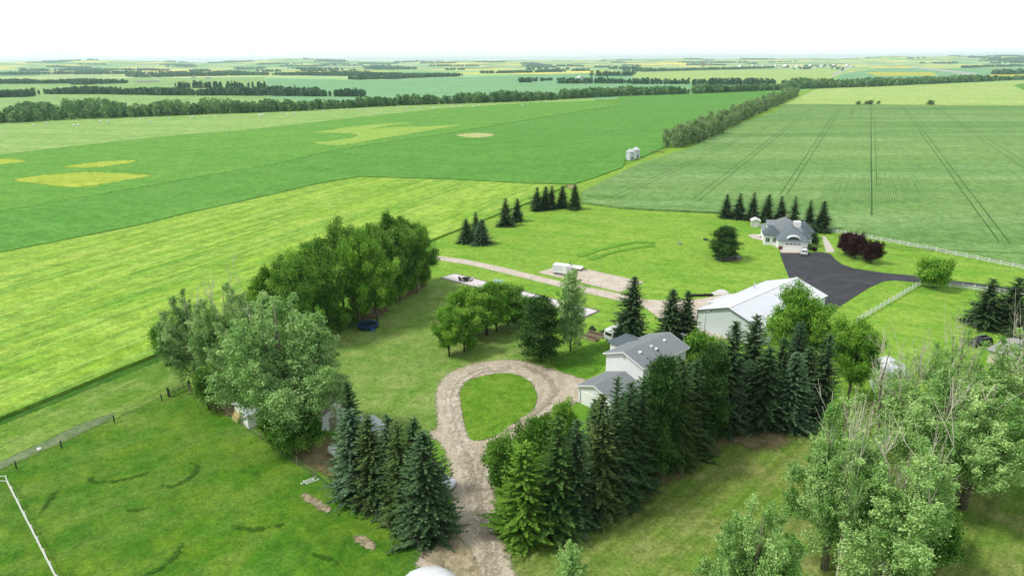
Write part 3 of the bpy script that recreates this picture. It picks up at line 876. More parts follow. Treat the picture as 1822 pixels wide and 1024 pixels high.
def spruce_meshes(seed, h=12.0, r=2.6, dens=1.0, droop=0.35, tufty=1.0):
    r_ = np.random.default_rng(seed)
    tr = MB(); tr.smooth = True
    tr.tube([(0, 0, -0.1), (0.03, 0, h * 0.3), (0, 0.03, h * 0.7), (0, 0, h * 0.985)], [h * 0.017, h * 0.013, h * 0.007, 0.015], 7)
    V, lf = [], []
    z = h * 0.035
    asym, aph = r_.uniform(0.05, 0.2), r_.uniform(0, 6.28)
    while z < h * 0.99:
        q = z / h
        L0 = r * (1 - q) ** 0.82 * (0.96 if q > 0.1 else 0.86 + q) + 0.10
        nb = int(max(5, (6 + 6 * (1 - q)) * dens))
        a0 = r_.uniform(0, 6.28)
        lev = r_.uniform(0.84, 1.12)
        for k in range(nb):
            if r_.random() < 0.09: continue
            az = a0 + 6.283 * k / nb + r_.normal() * 0.2
            L = L0 * lev * r_.uniform(0.62, 1.2) * (1 + asym * math.sin(az + aph) + 0.10 * math.sin(2.3 * az + z))
            zz = z + r_.normal() * h * 0.008
            dirh = np.array([math.cos(az), math.sin(az), 0.0])
            sl = 0.32 * q - droop * (1 - q) * r_.uniform(0.5, 1.3)
            p2 = np.array([0, 0, zz]) + dirh * L + np.array([0, 0, sl * L])
            p1 = np.array([0, 0, zz]) + dirh * L * 0.5 + np.array([0, 0, (sl * 0.5 + 0.07 - 0.12 * (1 - q)) * L])
            ns = int(max(3, 4 + L * 3.2))
            P = bez(np.array([0, 0, zz]), p1, p2, ns)
            side = np.array([-dirh[1], dirh[0], 0.0])
            t = np.linspace(0, 1, ns)
            if L > 0.5 and q < 0.8:
                tr.tube([tuple(P[0]), tuple(P[ns // 2]), tuple(P[int(ns * 0.85)])], [0.035, 0.022, 0.01], 3, cap=False)
            tw = np.maximum(0.16, 0.34 * L * (1.05 - t) ** 0.8) * tufty
            tw = np.minimum(tw, 0.75)
            shade = r_.uniform(0, 0.55)
            for s_ in (-1, 1, 0):
                d = unit(dirh * 0.85 + side * s_ * 0.95 + np.array([0, 0, -0.12 if s_ else -0.55]) + 0.22 * r_.normal(size=(ns, 3)))
                tip = P + d * (tw * (1.0 if s_ else 0.75))[:, None]
                w = unit(np.cross(d, np.array([0, 0, 1.0]) + 0.5 * r_.normal(size=(ns, 3)))) * (tw * 0.30 + 0.04)[:, None]
                mid = P + d * (tw * 0.55)[:, None]
                V.append(np.stack([P, mid + w, tip, mid - w], 1))
                lf.append(np.clip(shade + 0.35 * t + r_.normal(size=ns) * 0.13, 0, 1))  # tone rises along the branch, darkest at the trunk end
            # terminal tuft
            d = unit(dirh + np.array([0, 0, 0.15]) + 0.1 * r_.normal(size=3))
            w = side * 0.10
            e = P[-1]
            V.append(np.stack([e, e + d * 0.16 + w, e + d * 0.36, e + d * 0.16 - w])[None])
            lf.append(np.array([min(1, shade + 0.45)]))
        z += h * (0.030 if q < 0.5 else 0.026) / max(0.7, dens ** 0.5)
    e = np.array([[0, 0, h * 0.94]])
    V.append(np.stack([e, e + [[0.1, 0, h * 0.03]], e + [[0, 0, h * 0.06]], e - [[0.1, 0, -h * 0.03]]], 1)); lf.append(np.array([0.6]))
    V, lf = np.concatenate(V), np.concatenate(lf)
    # lean and sway of the leader
    return tr.mesh('trunk'), quads_mesh('crown', V, lf, 4)

def limb_tree(seed, h, r, base=0.22, style='round', nl=16, sub=7, leaves=90, lsize=0.24, dead=0, trunk_r=None, spread=0.5, up=0.5, clump=1.0):
    """trunk with limbs, twigs and clumps of leaves. style: round / poplar / column / pine"""
    r_ = np.random.default_rng(seed)
    tr = MB(); tr.smooth = True
    dd = MB(); dd.smooth = True
    tr_r = trunk_r or h * 0.016
    lean = r_.normal(size=2) * h * 0.02
    TP = np.array([[0, 0, -0.15], [lean[0] * 0.4, lean[1] * 0.3, h * 0.33], [lean[0], lean[1], h * 0.66], [lean[0] * 0.6, lean[1], h * 0.93]])
    tr.tube([tuple(p) for p in TP], [tr_r * 1.25, tr_r * 0.85, tr_r * 0.5, tr_r * 0.12], 8)
    def on_trunk(q):
        return np.array([np.interp(q, [0, 0.33, 0.66, 0.93], TP[:, i]) for i in range(3)])
    V, lf = [], []
    for i in range(nl):
        f = (i + r_.uniform(0.1, 0.9)) / nl
        az = i * 2.399 + r_.normal() * 0.35
        if style == 'poplar':
            q0 = base * 0.6 + 0.42 * r_.random()
            p0 = on_trunk(q0)
            fr = math.sqrt((i + 0.5) / nl)
            rad = r * (0.12 + 0.88 * fr) * r_.uniform(0.8, 1.05)
            ht = h * (1.0 - 0.46 * fr ** 2.2) * r_.uniform(0.84, 1.0)
            dead_i = dead > 0 and (i % max(1, nl // dead) == 1) and i // max(1, nl // dead) < dead
            if dead_i: ht = h * r_.uniform(0.86, 1.06); rad *= 0.75
            elif i % 4 == 3: ht *= 0.68
            p2 = np.array([math.cos(az) * rad, math.sin(az) * rad, max(ht, h * (q0 + 0.1))])
            p1 = p0 * 0.25 + p2 * 0.75; p1[2] = p0[2] * 0.6 + p2[2] * 0.4
        elif style == 'column':
            q0 = base + (0.9 - base) * f
            p0 = on_trunk(q0)
            qt = min(0.99, q0 + 0.14)
            rad = r * (math.sin(math.pi * min(1, 0.12 + qt * 0.86)) ** 0.5) * r_.uniform(0.5, 1.0)
            p2 = np.array([math.cos(az) * rad, math.sin(az) * rad, h * qt])
            p1 = p0 * 0.3 + p2 * 0.7; p1[2] = p0[2] * 0.7 + p2[2] * 0.3
        elif style == 'pine':
            q0 = base + (0.95 - base) * f
            p0 = on_trunk(min(0.93, q0))
            rad = r * min(1.0, (1 - f) ** 0.55 + 0.12) * (0.72 + 0.28 * min(1, f * 4)) * r_.uniform(0.6, 1.08)
            p2 = np.array([math.cos(az) * rad, math.sin(az) * rad, p0[2] + rad * r_.uniform(-0.05, 0.35)])
            p1 = (p0 + p2) / 2 + np.array([0, 0, 0.04 * rad])
        else:
            q0 = base + (0.72 - base) * f
            p0 = on_trunk(q0)
            el = math.radians(r_.uniform(-62, 14) + 78 * f)
            cz = h * (base + 1.0) / 2 + 0.04 * h
            hz = h * (1.0 - base) / 2 * 0.97
            k = r_.uniform(0.5, 1.0)
            p2 = np.array([math.cos(az) * math.cos(el) * r * k, math.sin(az) * math.cos(el) * r * k, cz + math.sin(el) * hz * k])
            if el < 0: p2[2] = max(p2[2], h * base * 0.75)
            p1 = p0 * 0.45 + p2 * 0.55 + np.array([0, 0, 0.05 * h])
        L = np.linalg.norm(p2 - p0)
        rr = tr_r * (0.5 - 0.25 * f)
        n = 7
        P = bez(p0, p1, p2, n)
        P[1:-1] += r_.normal(size=(n - 2, 3)) * L * 0.03
        is_dead = dead > 0 and (i % max(1, nl // dead) == 1) and i // max(1, nl // dead) < dead
        tgt = dd if is_dead else tr
        if is_dead: rr *= 0.85
        tgt.tube([tuple(p) for p in P], [rr * (1 - 0.8 * j / (n - 1)) for j in range(n)], 5, cap=False)
        if is_dead:
            for s_ in range(11):
                t = r_.uniform(0.25, 1.0)
                a = P[min(n - 1, int(t * (n - 1)))]
                d = unit(unit(p2 - p0) * 0.6 + np.array([0, 0, 0.75]) + 0.45 * r_.normal(size=3))
                ln = L * r_.uniform(0.14, 0.4)
                m = a + d * ln * 0.55 + r_.normal(size=3) * 0.12
                e = a + d * ln + np.array([0, 0, ln * 0.12])
                dd.tube([tuple(a), tuple(m), tuple(e)], [rr * 0.32, rr * 0.2, 0.012], 4, cap=False)
                for _ in range(2):
                    d2 = unit(d + 0.6 * r_.normal(size=3)); dd.tube([tuple(m), tuple(m + d2 * ln * 0.35)], [rr * 0.16, 0.01], 3, cap=False)
            continue
        shade = r_.uniform(0.1, 0.7)
        for s_ in range(sub):
            t = 0.30 + 0.70 * (s_ + r_.uniform(0.2, 0.9)) / sub
            a = P[0] * 0; tt = t * (n - 1); i0 = min(n - 2, int(tt)); a = P[i0] + (P[i0 + 1] - P[i0]) * (tt - i0)
            if style == 'poplar':
                d = unit(unit(p2 - p0) * 0.35 + np.array([0, 0, 0.4]) + 0.65 * r_.normal(size=3))
                ln = (0.03 + 0.115 * (1.12 - t) ** 0.8) * h * clump * r_.uniform(0.8, 1.2)
            elif style == 'column':
                d = unit(unit(p2 - p0) * 0.5 + np.array([0, 0, 0.55]) + spread * r_.normal(size=3))
                ln = (0.11 + 0.11 * r_.random()) * h * clump
            elif style == 'pine':
                d = unit(unit(p2 - p0) * 0.8 + np.array([0, 0, 0.12]) + 0.75 * r_.normal(size=3) * np.array([1, 1, 0.3]))
                ln = 0.22 * r * r_.uniform(0.6, 1.2)
            else:
                d = unit(unit(p2 - p0) * 0.35 + np.array([0, 0, 0.25]) + 0.8 * r_.normal(size=3))
                ln = 0.30 * r * r_.uniform(0.6, 1.2)
            e = a + d * ln
            tr.tube([tuple(a), tuple((a + e) / 2 + 0.04 * ln * r_.normal(size=3)), tuple(e)], [max(0.02, rr * 0.3), max(0.014, rr * 0.18), 0.008], 3, cap=False)
            nn = int(leaves * r_.uniform(0.6, 1.4))
            if style in ('poplar', 'column'):
                u = r_.uniform(0.1, 1.12, nn)[:, None]
                wd = (0.014 + 0.030 * (1.05 - t) if style == 'poplar' else 0.035) * h * clump
                cen = a + (e - a) * u + r_.normal(size=(nn, 3)) * wd * (1.15 - 0.75 * u) * np.array([1, 1, 0.8])
                ax = np.tile(d, (nn, 1))
            elif style == 'pine':
                u = r_.uniform(0.15, 1.1, nn)[:, None]
                cen = a + (e - a) * u + r_.normal(size=(nn, 3)) * np.array([0.13, 0.13, 0.075]) * r
                ax = np.tile(d + np.array([0, 0, 0.5]), (nn, 1))
            else:
                u = r_.uniform(0.25, 1.1, nn)[:, None]
                cen = a + (e - a) * u + r_.normal(size=(nn, 3)) * np.array([0.135, 0.135, 0.10]) * r * clump
                ax = None
            V.append(leaf_faces(r_, cen, lsize, up, 0.3 if style == 'pine' else 0.6, ax))
            sh2 = shade + r_.normal() * 0.24
            lf.append(np.clip(sh2 + r_.normal(size=nn) * 0.2, 0, 1))
    V, lf = np.concatenate(V), np.concatenate(lf)
    return tr.mesh('trunk'), quads_mesh('crown', V, lf, 4), (dd.mesh('dead_branch') if dead else None)

M_bark = plain('bark_brown', lin(92, 78, 64), 0.95, 0.1, var=0.3, scale=3, bump=0.5)
M_barkgrey = plain('bark_grey', lin(122, 116, 102), 0.95, 0.1, var=0.3, scale=3, bump=0.5)
M_deadwood = plain('dead_wood', lin(208, 202, 184), 0.95, 0.1, var=0.2, scale=2, bump=0.3)
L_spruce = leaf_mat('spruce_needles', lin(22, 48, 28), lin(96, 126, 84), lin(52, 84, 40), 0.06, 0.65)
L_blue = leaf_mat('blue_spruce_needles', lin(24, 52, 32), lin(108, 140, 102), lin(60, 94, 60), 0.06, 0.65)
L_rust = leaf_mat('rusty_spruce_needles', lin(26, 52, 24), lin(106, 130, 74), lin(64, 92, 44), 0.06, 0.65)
L_larch = leaf_mat('larch_needles', lin(44, 86, 20), lin(122, 160, 62), lin(88, 130, 40), 0.1, 0.65)
L_pine = leaf_mat('pine_needles', lin(28, 60, 24), lin(96, 130, 66), lin(60, 96, 40), 0.08, 0.65)
L_poplar = leaf_mat('poplar_leaves', lin(82, 132, 60), lin(200, 222, 160), lin(148, 188, 114), 0.22, 0.45, 0.35)
L_aspen = leaf_mat('aspen_leaves', lin(86, 138, 58), lin(200, 224, 156), lin(154, 194, 112), 0.24, 0.45, 0.35)
L_dark = leaf_mat('elm_leaves', lin(46, 96, 26), lin(162, 200, 96), lin(98, 148, 52), 0.2, 0.5)
L_green = leaf_mat('ash_leaves', lin(56, 112, 26), lin(172, 210, 92), lin(110, 162, 52), 0.2, 0.5)
L_purple = leaf_mat('plum_leaves', lin(44, 20, 30), lin(84, 44, 54), lin(56, 34, 34), 0.15, 0.5)

PROTO = {}
def proto(key, kind, seed, **kw):
    if kind == 'spruce':
        t, c = spruce_meshes(seed, **kw); d = None
    else:
        t, c, d = limb_tree(seed, style=kind, **kw)
    for q in (t, c): q['k'] = key
    PROTO[key] = (t, c, d, kw.get('h', 12.0), kw.get('r', 2.6))
for i, (hh, rr, dn, dr) in enumerate([(12, 2.5, 1.2, 0.34), (12, 2.7, 1.1, 0.48), (12, 2.3, 1.2, 0.24), (12, 2.8, 1.0, 0.40), (12, 2.5, 1.35, 0.28), (12, 2.6, 0.85, 0.30), (12, 2.9, 1.25, 0.36)]):
    proto('spruce%d' % i, 'spruce', 100 + i, h=hh, r=rr, dens=dn, droop=dr)
proto('larch0', 'spruce', 140, h=12, r=2.9, dens=0.9, droop=0.05, tufty=1.15)
proto('larch1', 'spruce', 141, h=12, r=2.7, dens=0.95, droop=-0.02, tufty=1.1)
for i in range(3):
    proto('pine%d' % i, 'pine', 200 + i, h=12, r=3.6, base=0.10, nl=56, sub=7, leaves=60, lsize=0.22, up=0.8)
for i in range(3):
    proto('poplar%d' % i, 'poplar', 300 + i, h=18, r=5.4, base=0.12, nl=24, sub=20, leaves=165, lsize=0.108, dead=(2, 1, 4)[i], trunk_r=0.30)
proto('poplar3', 'poplar', 311, h=16, r=4.6, base=0.08, nl=28, sub=20, leaves=160, lsize=0.098, dead=0, trunk_r=0.26)
proto('poplar4', 'poplar', 312, h=18, r=5.0, base=0.10, nl=24, sub=18, leaves=165, lsize=0.108, dead=4, trunk_r=0.32)
proto('poplar5', 'poplar', 314, h=18, r=4.6, base=0.16, nl=20, sub=14, leaves=110, lsize=0.11, dead=5, trunk_r=0.24)
proto('poplar6', 'poplar', 316, h=18, r=3.4, base=0.20, nl=12, sub=8, leaves=60, lsize=0.12, dead=4, trunk_r=0.20)
proto('column0', 'column', 320, h=12, r=1.7, base=0.06, nl=34, sub=5, leaves=120, lsize=0.13, trunk_r=0.14)
for i in range(4):
    proto('round%d' % i, 'round', 400 + i, h=12, r=4.6, base=0.10, nl=26, sub=8, leaves=240, lsize=0.135, trunk_r=0.20, clump=0.66)
for i in range(2):
    proto('bush%d' % i, 'round', 420 + i, h=5, r=2.6, base=0.04, nl=20, sub=6, leaves=130, lsize=0.12, trunk_r=0.10, clump=0.95)
proto('orchard0', 'round', 430, h=8, r=3.0, base=0.08, nl=24, sub=7, leaves=210, lsize=0.115, trunk_r=0.13, clump=0.74)
proto('orchard1', 'round', 431, h=8, r=3.2, base=0.06, nl=24, sub=7, leaves=210, lsize=0.115, trunk_r=0.14, clump=0.74)

def tree(name, key, leafm, bx, by, ty, label, rad=None, group=None, bark=None, cat='tree', tx=None, leaf_key=None):
    """bx,by: where the trunk meets the ground; ty: picture height of the top"""
    b = G(bx, by)
    hgt = height_to(b, bx if tx is None else tx, ty)
    t, c, d, ph, pr = PROTO[key]
    root = thing(name, label, cat, b, random.uniform(0, 6.28), group)
    sz = hgt / ph
    if key[:6] == 'spruce' and hgt > 8:
        key = 'spruce%d' % ((int(key[6]) + random.choice((0, 0, 5, 2))) % 7)
        t, c, d, ph, pr = PROTO[key]
        root.rotation_euler = (random.gauss(0, 0.02), random.gauss(0, 0.02), root.rotation_euler[2])
    sx = (rad / pr) if rad else sz
    if 'spruce' in key or 'larch' in key: sx *= 1.4 * random.uniform(0.9, 1.14)
    root.scale = (sx, sx, sz)
    for nm, me, mm in (('trunk', t, bark or M_bark), ('crown', c, leafm), ('dead_branch', d, M_deadwood)):
        if me is None: continue
        if not me.materials: me.materials.append(mm)
        o = bpy.data.objects.new(nm, me); C.objects.link(o); o.parent = root
        o.material_slots[0].link = 'OBJECT'
        o.material_slots[0].material = mm
    return root

# --- spruces left of the gravel drive
g = 'spruces in the clump left of the gravel drive'
for i, (k, m, bx, by, ty, rad, desc) in enumerate([
        ('spruce2', L_spruce, 631, 850, 681, 2.3, 'slender dark green spruce at the far end'),
        ('spruce0', L_blue, 640, 880, 725, 2.5, 'bluish spruce second from the far end'),
        ('spruce4', L_rust, 668, 897, 742, 2.3, 'olive-tinged spruce third from the far end'),
        ('spruce3', L_spruce, 700, 905, 738, 2.6, 'dark spruce in the middle, fourth from the far end'),
        ('spruce1', L_rust, 716, 928, 748, 2.6, 'dark spruce with rusty tip, second from the near end'),
        ('spruce1', L_spruce, 766, 955, 766, 3.5, 'big drooping spruce at the near end')]):
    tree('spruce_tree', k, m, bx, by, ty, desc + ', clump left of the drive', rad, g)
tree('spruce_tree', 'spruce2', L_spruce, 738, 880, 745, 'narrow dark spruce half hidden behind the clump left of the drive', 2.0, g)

# --- the long row between the gravel loop and the front lawn
g = 'conifers in the long row below the white house'
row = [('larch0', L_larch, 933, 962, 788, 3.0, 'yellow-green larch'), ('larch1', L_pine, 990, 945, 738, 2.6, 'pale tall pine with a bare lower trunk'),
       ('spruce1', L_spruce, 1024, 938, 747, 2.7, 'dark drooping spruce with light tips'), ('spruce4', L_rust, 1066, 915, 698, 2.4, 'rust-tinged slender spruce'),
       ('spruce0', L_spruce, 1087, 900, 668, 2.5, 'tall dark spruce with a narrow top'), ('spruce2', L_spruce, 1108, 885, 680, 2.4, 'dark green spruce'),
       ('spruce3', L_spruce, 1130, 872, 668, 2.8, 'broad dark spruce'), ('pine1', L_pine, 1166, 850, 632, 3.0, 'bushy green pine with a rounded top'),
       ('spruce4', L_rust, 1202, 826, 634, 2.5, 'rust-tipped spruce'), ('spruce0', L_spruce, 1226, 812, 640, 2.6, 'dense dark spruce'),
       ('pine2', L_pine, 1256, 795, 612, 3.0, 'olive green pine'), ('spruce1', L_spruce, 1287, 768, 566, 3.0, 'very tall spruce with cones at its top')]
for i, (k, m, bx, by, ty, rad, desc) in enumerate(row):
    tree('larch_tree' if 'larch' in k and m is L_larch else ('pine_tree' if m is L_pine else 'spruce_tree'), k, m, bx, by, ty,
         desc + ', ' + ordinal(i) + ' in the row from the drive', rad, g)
g2 = 'conifers filling the back of the long row'
for i, (k, m, bx, by, ty, rad) in enumerate([('spruce2', L_spruce, 1050, 872, 708, 2.2), ('spruce3', L_spruce, 1098, 850, 694, 2.3), ('spruce4', L_spruce, 1150, 822, 672, 2.3),
        ('spruce0', L_rust, 1186, 795, 652, 2.3), ('spruce2', L_spruce, 1216, 778, 646, 2.3), ('spruce3', L_spruce, 1244, 765, 632, 2.4), ('spruce4', L_spruce, 1272, 745, 606, 2.4)]):
    tree('spruce_tree', k, m, bx, by, ty, 'dark spruce at the back of the long row, ' + ordinal(i) + ' from the drive', rad, g2)
g3 = 'spruces between the shop and the front lawn'
for i, (k, m, bx, by, ty, rad, desc) in enumerate([
        ('spruce2', L_spruce, 1323, 735, 556, 2.7, 'tall open spruce in front of the shop gable'), ('spruce0', L_spruce, 1352, 752, 612, 3.0, 'broad dark spruce at the corner of the front lawn'),
        ('spruce4', L_blue, 1401, 760, 622, 2.9, 'blue spruce with an orange tip by the front lawn'), ('spruce3', L_spruce, 1455, 742, 592, 3.0, 'dark spruce right of the blue spruce'),
        ('spruce1', L_spruce, 1378, 715, 596, 2.5, 'dark spruce standing behind the blue spruce'), ('spruce2', L_blue, 1408, 690, 570, 2.2, 'slim bluish spruce in front of the leafy tree by the shop'),
        ('spruce0', L_spruce, 1426, 730, 612, 2.6, 'dark spruce between the blue spruce and its right-hand neighbour'), ('spruce4', L_spruce, 1318, 752, 640, 2.5, 'short dark spruce at the inner corner of the row')]):
    tree('spruce_tree', k, m, bx, by, ty, desc, rad, g3)
tree('spruce_tree', 'spruce1', L_spruce, 1123, 610, 492, 'large lone spruce with drooping boughs behind the white house', 3.2)
tree('spruce_tree', 'spruce0', L_spruce, 1190, 613, 513, 'left of two spruces between white house and shop', 2.6)
tree('spruce_tree', 'spruce2', L_spruce, 1222, 613, 516, 'right of two spruces between white house and shop', 2.5)

# --- spruce groups at the field corner and round the far house
g = 'spruces along the field fence'
for (k, m, bx, by, ty, rad, lab) in [
        ('spruce0', L_spruce, 830, 431, 389, 2.4, 'left spruce of the group of three by the lane end'), ('spruce1', L_spruce, 847, 424, 377, 2.3, 'rear spruce of the group of three by the lane end'),
        ('spruce4', L_blue, 858, 434, 390, 2.6, 'bluish front spruce of the group of three by the lane end'),
        ('spruce3', L_spruce, 899, 402, 353, 2.9, 'broad left spruce of the pair along the field fence'), ('spruce0', L_spruce, 921, 394, 353, 2.4, 'narrow right spruce of the pair along the field fence'),
        ('spruce1', L_spruce, 956, 375, 332, 2.7, 'leftmost spruce of the group of five at the field corner'), ('spruce2', L_spruce, 969, 373, 331, 2.4, 'second spruce from the left at the field corner'),
        ('spruce3', L_spruce, 981, 371, 330, 2.4, 'middle spruce of the group of five at the field corner'), ('spruce0', L_spruce, 999, 370, 330, 2.2, 'second spruce from the right at the field corner'),
        ('spruce4', L_spruce, 1022, 372, 328, 2.7, 'rightmost spruce standing a little apart at the field corner')]:
    tree('spruce_tree', k, m, bx, by, ty, lab, rad, g)
g = 'spruces behind the far grey-roofed house'
for i, (k, bx, by, ty, rad) in enumerate([('spruce0', 1290, 388, 345, 2.4), ('spruce1', 1313, 390, 343, 2.4), ('spruce3', 1338, 392, 342, 2.6), ('spruce2', 1363, 395, 345, 2.3),
                                          ('spruce1', 1388, 397, 348, 2.6), ('spruce0', 1412, 398, 348, 2.6), ('spruce3', 1437, 402, 355, 2.5), ('spruce4', 1460, 411, 357, 3.0)]):
    tree('spruce_tree', k, L_spruce, bx, by, ty, ordinal(i).capitalize() + ' spruce from the left in the row behind the far grey-roofed house', rad, g)
tree('spruce_tree', 'spruce3', L_spruce, 1748, 580, 493, 'left spruce of the pair beside the dark parked car', 3.4)
tree('spruce_tree', 'spruce1', L_spruce, 1790, 584, 488, 'right spruce of the pair beside the dark parked car', 3.4)
tree('spruce_tree', 'spruce0', L_spruce, 1830, 598, 540, 'spruce cut off by the right edge behind the neighbouring house', 3.2)
tree('pine_tree', 'pine0', L_pine, 1288, 461, 402, 'lone bushy pine on a stone bed in the big lawn', 4.2)
tree('pine_tree', 'pine1', L_pine, 963, 643, 528, 'large open pine beside the top of the gravel loop', 4.2)
tree('columnar_aspen', 'column0', L_poplar, 1015, 625, 500, 'narrow columnar aspen beside the raised garden beds', 1.9, bark=M_barkgrey)

# --- dense leafy clump beside the lime field
g = 'leafy trees in the dense clump beside the lime field'
clump = [(478, 600, 478, 4.2), (512, 590, 462, 4.6), (540, 610, 452, 4.8), (560, 572, 426, 5.2), (590, 596, 430, 5.0), (612, 555, 398, 5.6), (640, 578, 410, 5.2),
         (668, 552, 392, 5.4), (690, 530, 384, 5.2), (672, 575, 440, 4.4), (712, 535, 392, 5.0), (742, 522, 392, 4.8), (718, 520, 388, 4.6), (735, 505, 400, 4.2)]
for i, (bx, by, ty, rad) in enumerate(clump):
    tree('leafy_tree', 'round%d' % (i % 4), L_dark if i % 3 else L_green, bx, by, ty, ordinal(i).capitalize() + ' leafy tree from the left in the dense clump beside the lime field', rad, g, M_barkgrey)
for i, (bx, by, ty, rad) in enumerate([(560, 606, 560, 3.0), (604, 588, 545, 3.0), (645, 566, 520, 2.8), (684, 548, 500, 2.8), (705, 540, 490, 2.6), (728, 524, 478, 2.6), (752, 510, 470, 2.6), (520, 612, 560, 3.0)]):
    tree('leafy_bush', 'bush%d' % (i % 2), L_dark if i % 2 else L_green, bx, by, ty, ordinal(i).capitalize() + ' tall bush of the understory along the yard side of the dense clump', rad, 'understory of the dense clump', M_barkgrey, cat='bush')
tree('leafy_bush', 'bush0', L_dark, 585, 602, 575, 'low bush at the left foot of the dense clump near the trampoline', 2.2, cat='bush')
tree('leafy_bush', 'bush1', L_dark, 622, 580, 556, 'low bush at the foot of the dense clump behind the trampoline', 2.2, cat='bush')
tree('leafy_bush', 'bush0', L_dark, 297, 634, 572, 'small dark bushy tree alone at the lime field edge', 2.9, cat='bush')
tree('leafy_bush', 'bush1', L_dark, 335, 640, 590, 'dark bush at the left foot of the silvery poplars', 2.6, cat='bush')

# --- silvery poplars on the left
tree('poplar_tree', 'poplar0', L_poplar, 352, 690, 512, 'leftmost silvery poplar with bare twigs at its top beside the pasture gate', 5.4, bark=M_barkgrey)
tree('poplar_tree', 'poplar2', L_poplar, 420, 700, 502, 'silvery poplar with many bleached dead branches behind the biggest poplar', 5.6, bark=M_barkgrey)
tree('poplar_tree', 'poplar1', L_poplar, 462, 712, 524, 'silvery poplar squeezed behind the biggest poplar on the left', 5.0, bark=M_barkgrey)
tree('poplar_tree', 'poplar3', L_poplar, 516, 790, 514, 'biggest silvery green poplar leaning over the old sheds', 8.4, bark=M_barkgrey, tx=524)
tree('poplar_tree', 'poplar1', L_poplar, 566, 770, 560, 'right-hand poplar over the old sheds near the yard lawn', 5.2, bark=M_barkgrey)
for i, (bx, by, ty, rad, k) in enumerate([(372, 728, 655, 2.6, 'bush0'), (492, 792, 722, 2.6, 'bush1'), (512, 806, 730, 3.0, 'bush1'), (548, 806, 735, 2.8, 'bush0')]):
    tree('leafy_bush', k, L_dark, bx, by, ty, ordinal(i).capitalize() + ' bush from the gate in the undergrowth beneath the silvery poplars', rad, 'undergrowth bushes beneath the silvery poplars', cat='bush')

# --- orchard clump in the yard
for (k, m, bx, by, ty, rad, lab) in [
        ('orchard0', L_green, 800, 634, 551, 3.3, 'small round tree nearest the gravel loop in the yard orchard'), ('orchard1', L_green, 826, 626, 547, 3.3, 'small tree second nearest the gravel loop in the yard orchard'),
        ('orchard1', L_green, 838, 600, 512, 4.6, 'broad leafy tree at the left of the yard orchard'), ('orchard0', L_green, 866, 596, 506, 4.6, 'tallest leafy tree in the middle of the yard orchard'),
        ('orchard0', L_green, 884, 590, 512, 4.0, 'dense leafy tree between the tallest and the dark ones in the yard orchard'),
        ('orchard1', L_dark, 904, 578, 504, 4.0, 'dark leafy tree behind the yard orchard by the white gravel strip'), ('orchard0', L_dark, 924, 585, 524, 3.4, 'dark leafy tree at the right of the yard orchard')]:
    tree('orchard_tree', k, m, bx, by, ty, lab, rad, 'trees of the yard orchard')

# --- round the shop and the house
tree('leafy_tree', 'round1', L_green, 1405, 655, 512, 'large bright leafy tree in front of the shop', 5.2, bark=M_barkgrey)
tree('leafy_tree', 'round2', L_green, 1448, 660, 560, 'leafy tree right of the shop corner', 3.4, bark=M_barkgrey)
tree('leafy_tree', 'round3', L_green, 1508, 712, 558, 'leafy green tree left of the white garden shed', 4.2, bark=M_barkgrey)
tree('leafy_bush', 'bush0', L_green, 1237, 655, 594, 'round bush against the right end of the white house', 3.6, cat='bush')
tree('leafy_bush', 'bush1', L_green, 1280, 672, 610, 'yellowish bush between white house and shop gable', 2.8, cat='bush')
tree('leafy_bush', 'bush1', L_dark, 891, 870, 782, 'dark bush at the drive end of the long conifer row', 2.6, cat='bush')
tree('leafy_bush', 'bush0', L_dark, 946, 828, 752, 'dark bush on the inner side of the long conifer row', 2.4, cat='bush')
tree('leafy_bush', 'bush1', L_green, 1000, 790, 718, 'bush beside the garage at the end of the gravel loop', 2.2, cat='bush')
tree('leafy_bush', 'bush0', L_dark, 962, 800, 740, 'second dark bush on the inner side of the long conifer row', 2.0, cat='bush')
tree('purple_plum', 'bush0', L_purple, 1503, 454, 413, 'left purple-leaved plum of the dark mass beside the asphalt drive', 3.0, 'purple plums by the drive', cat='tree')
tree('purple_plum', 'bush1', L_purple, 1521, 460, 418, 'middle purple-leaved plum of the dark mass beside the asphalt drive', 3.2, 'purple plums by the drive', cat='tree')
tree('purple_plum', 'bush0', L_purple, 1549, 469, 430, 'right purple-leaved plum of the dark mass beside the asphalt drive', 3.0, 'purple plums by the drive', cat='tree')
tree('leafy_tree', 'bush1', L_green, 1660, 513, 459, 'round leafy tree at the corner of the white fences', 4.4)
tree('cedar_shrub', 'column0', L_spruce, 1444, 424, 404, 'upright clipped shrub against the far house', 1.2, cat='bush')
tree('cedar_shrub', 'column0', L_spruce, 1445, 438, 418, 'second upright shrub by the far garage wall', 1.1, cat='bush')
tree('garden_shrub', 'bush0', L_aspen, 1441, 443, 433, 'low yellow-green shrub beside the far garage', 1.3, cat='bush')
tree('garden_shrub', 'bush1', L_purple, 1449, 447, 440, 'small reddish shrub at the walk beside the far garage', 0.8, cat='bush')
tree('young_conifer', 'spruce0', L_spruce, 1053, 587, 579, 'tiny young conifer behind the raised beds', 0.7, cat='tree')
tree('young_conifer', 'spruce1', L_spruce, 1075, 593, 586, 'tiny round young conifer near the camper', 0.9, cat='tree')

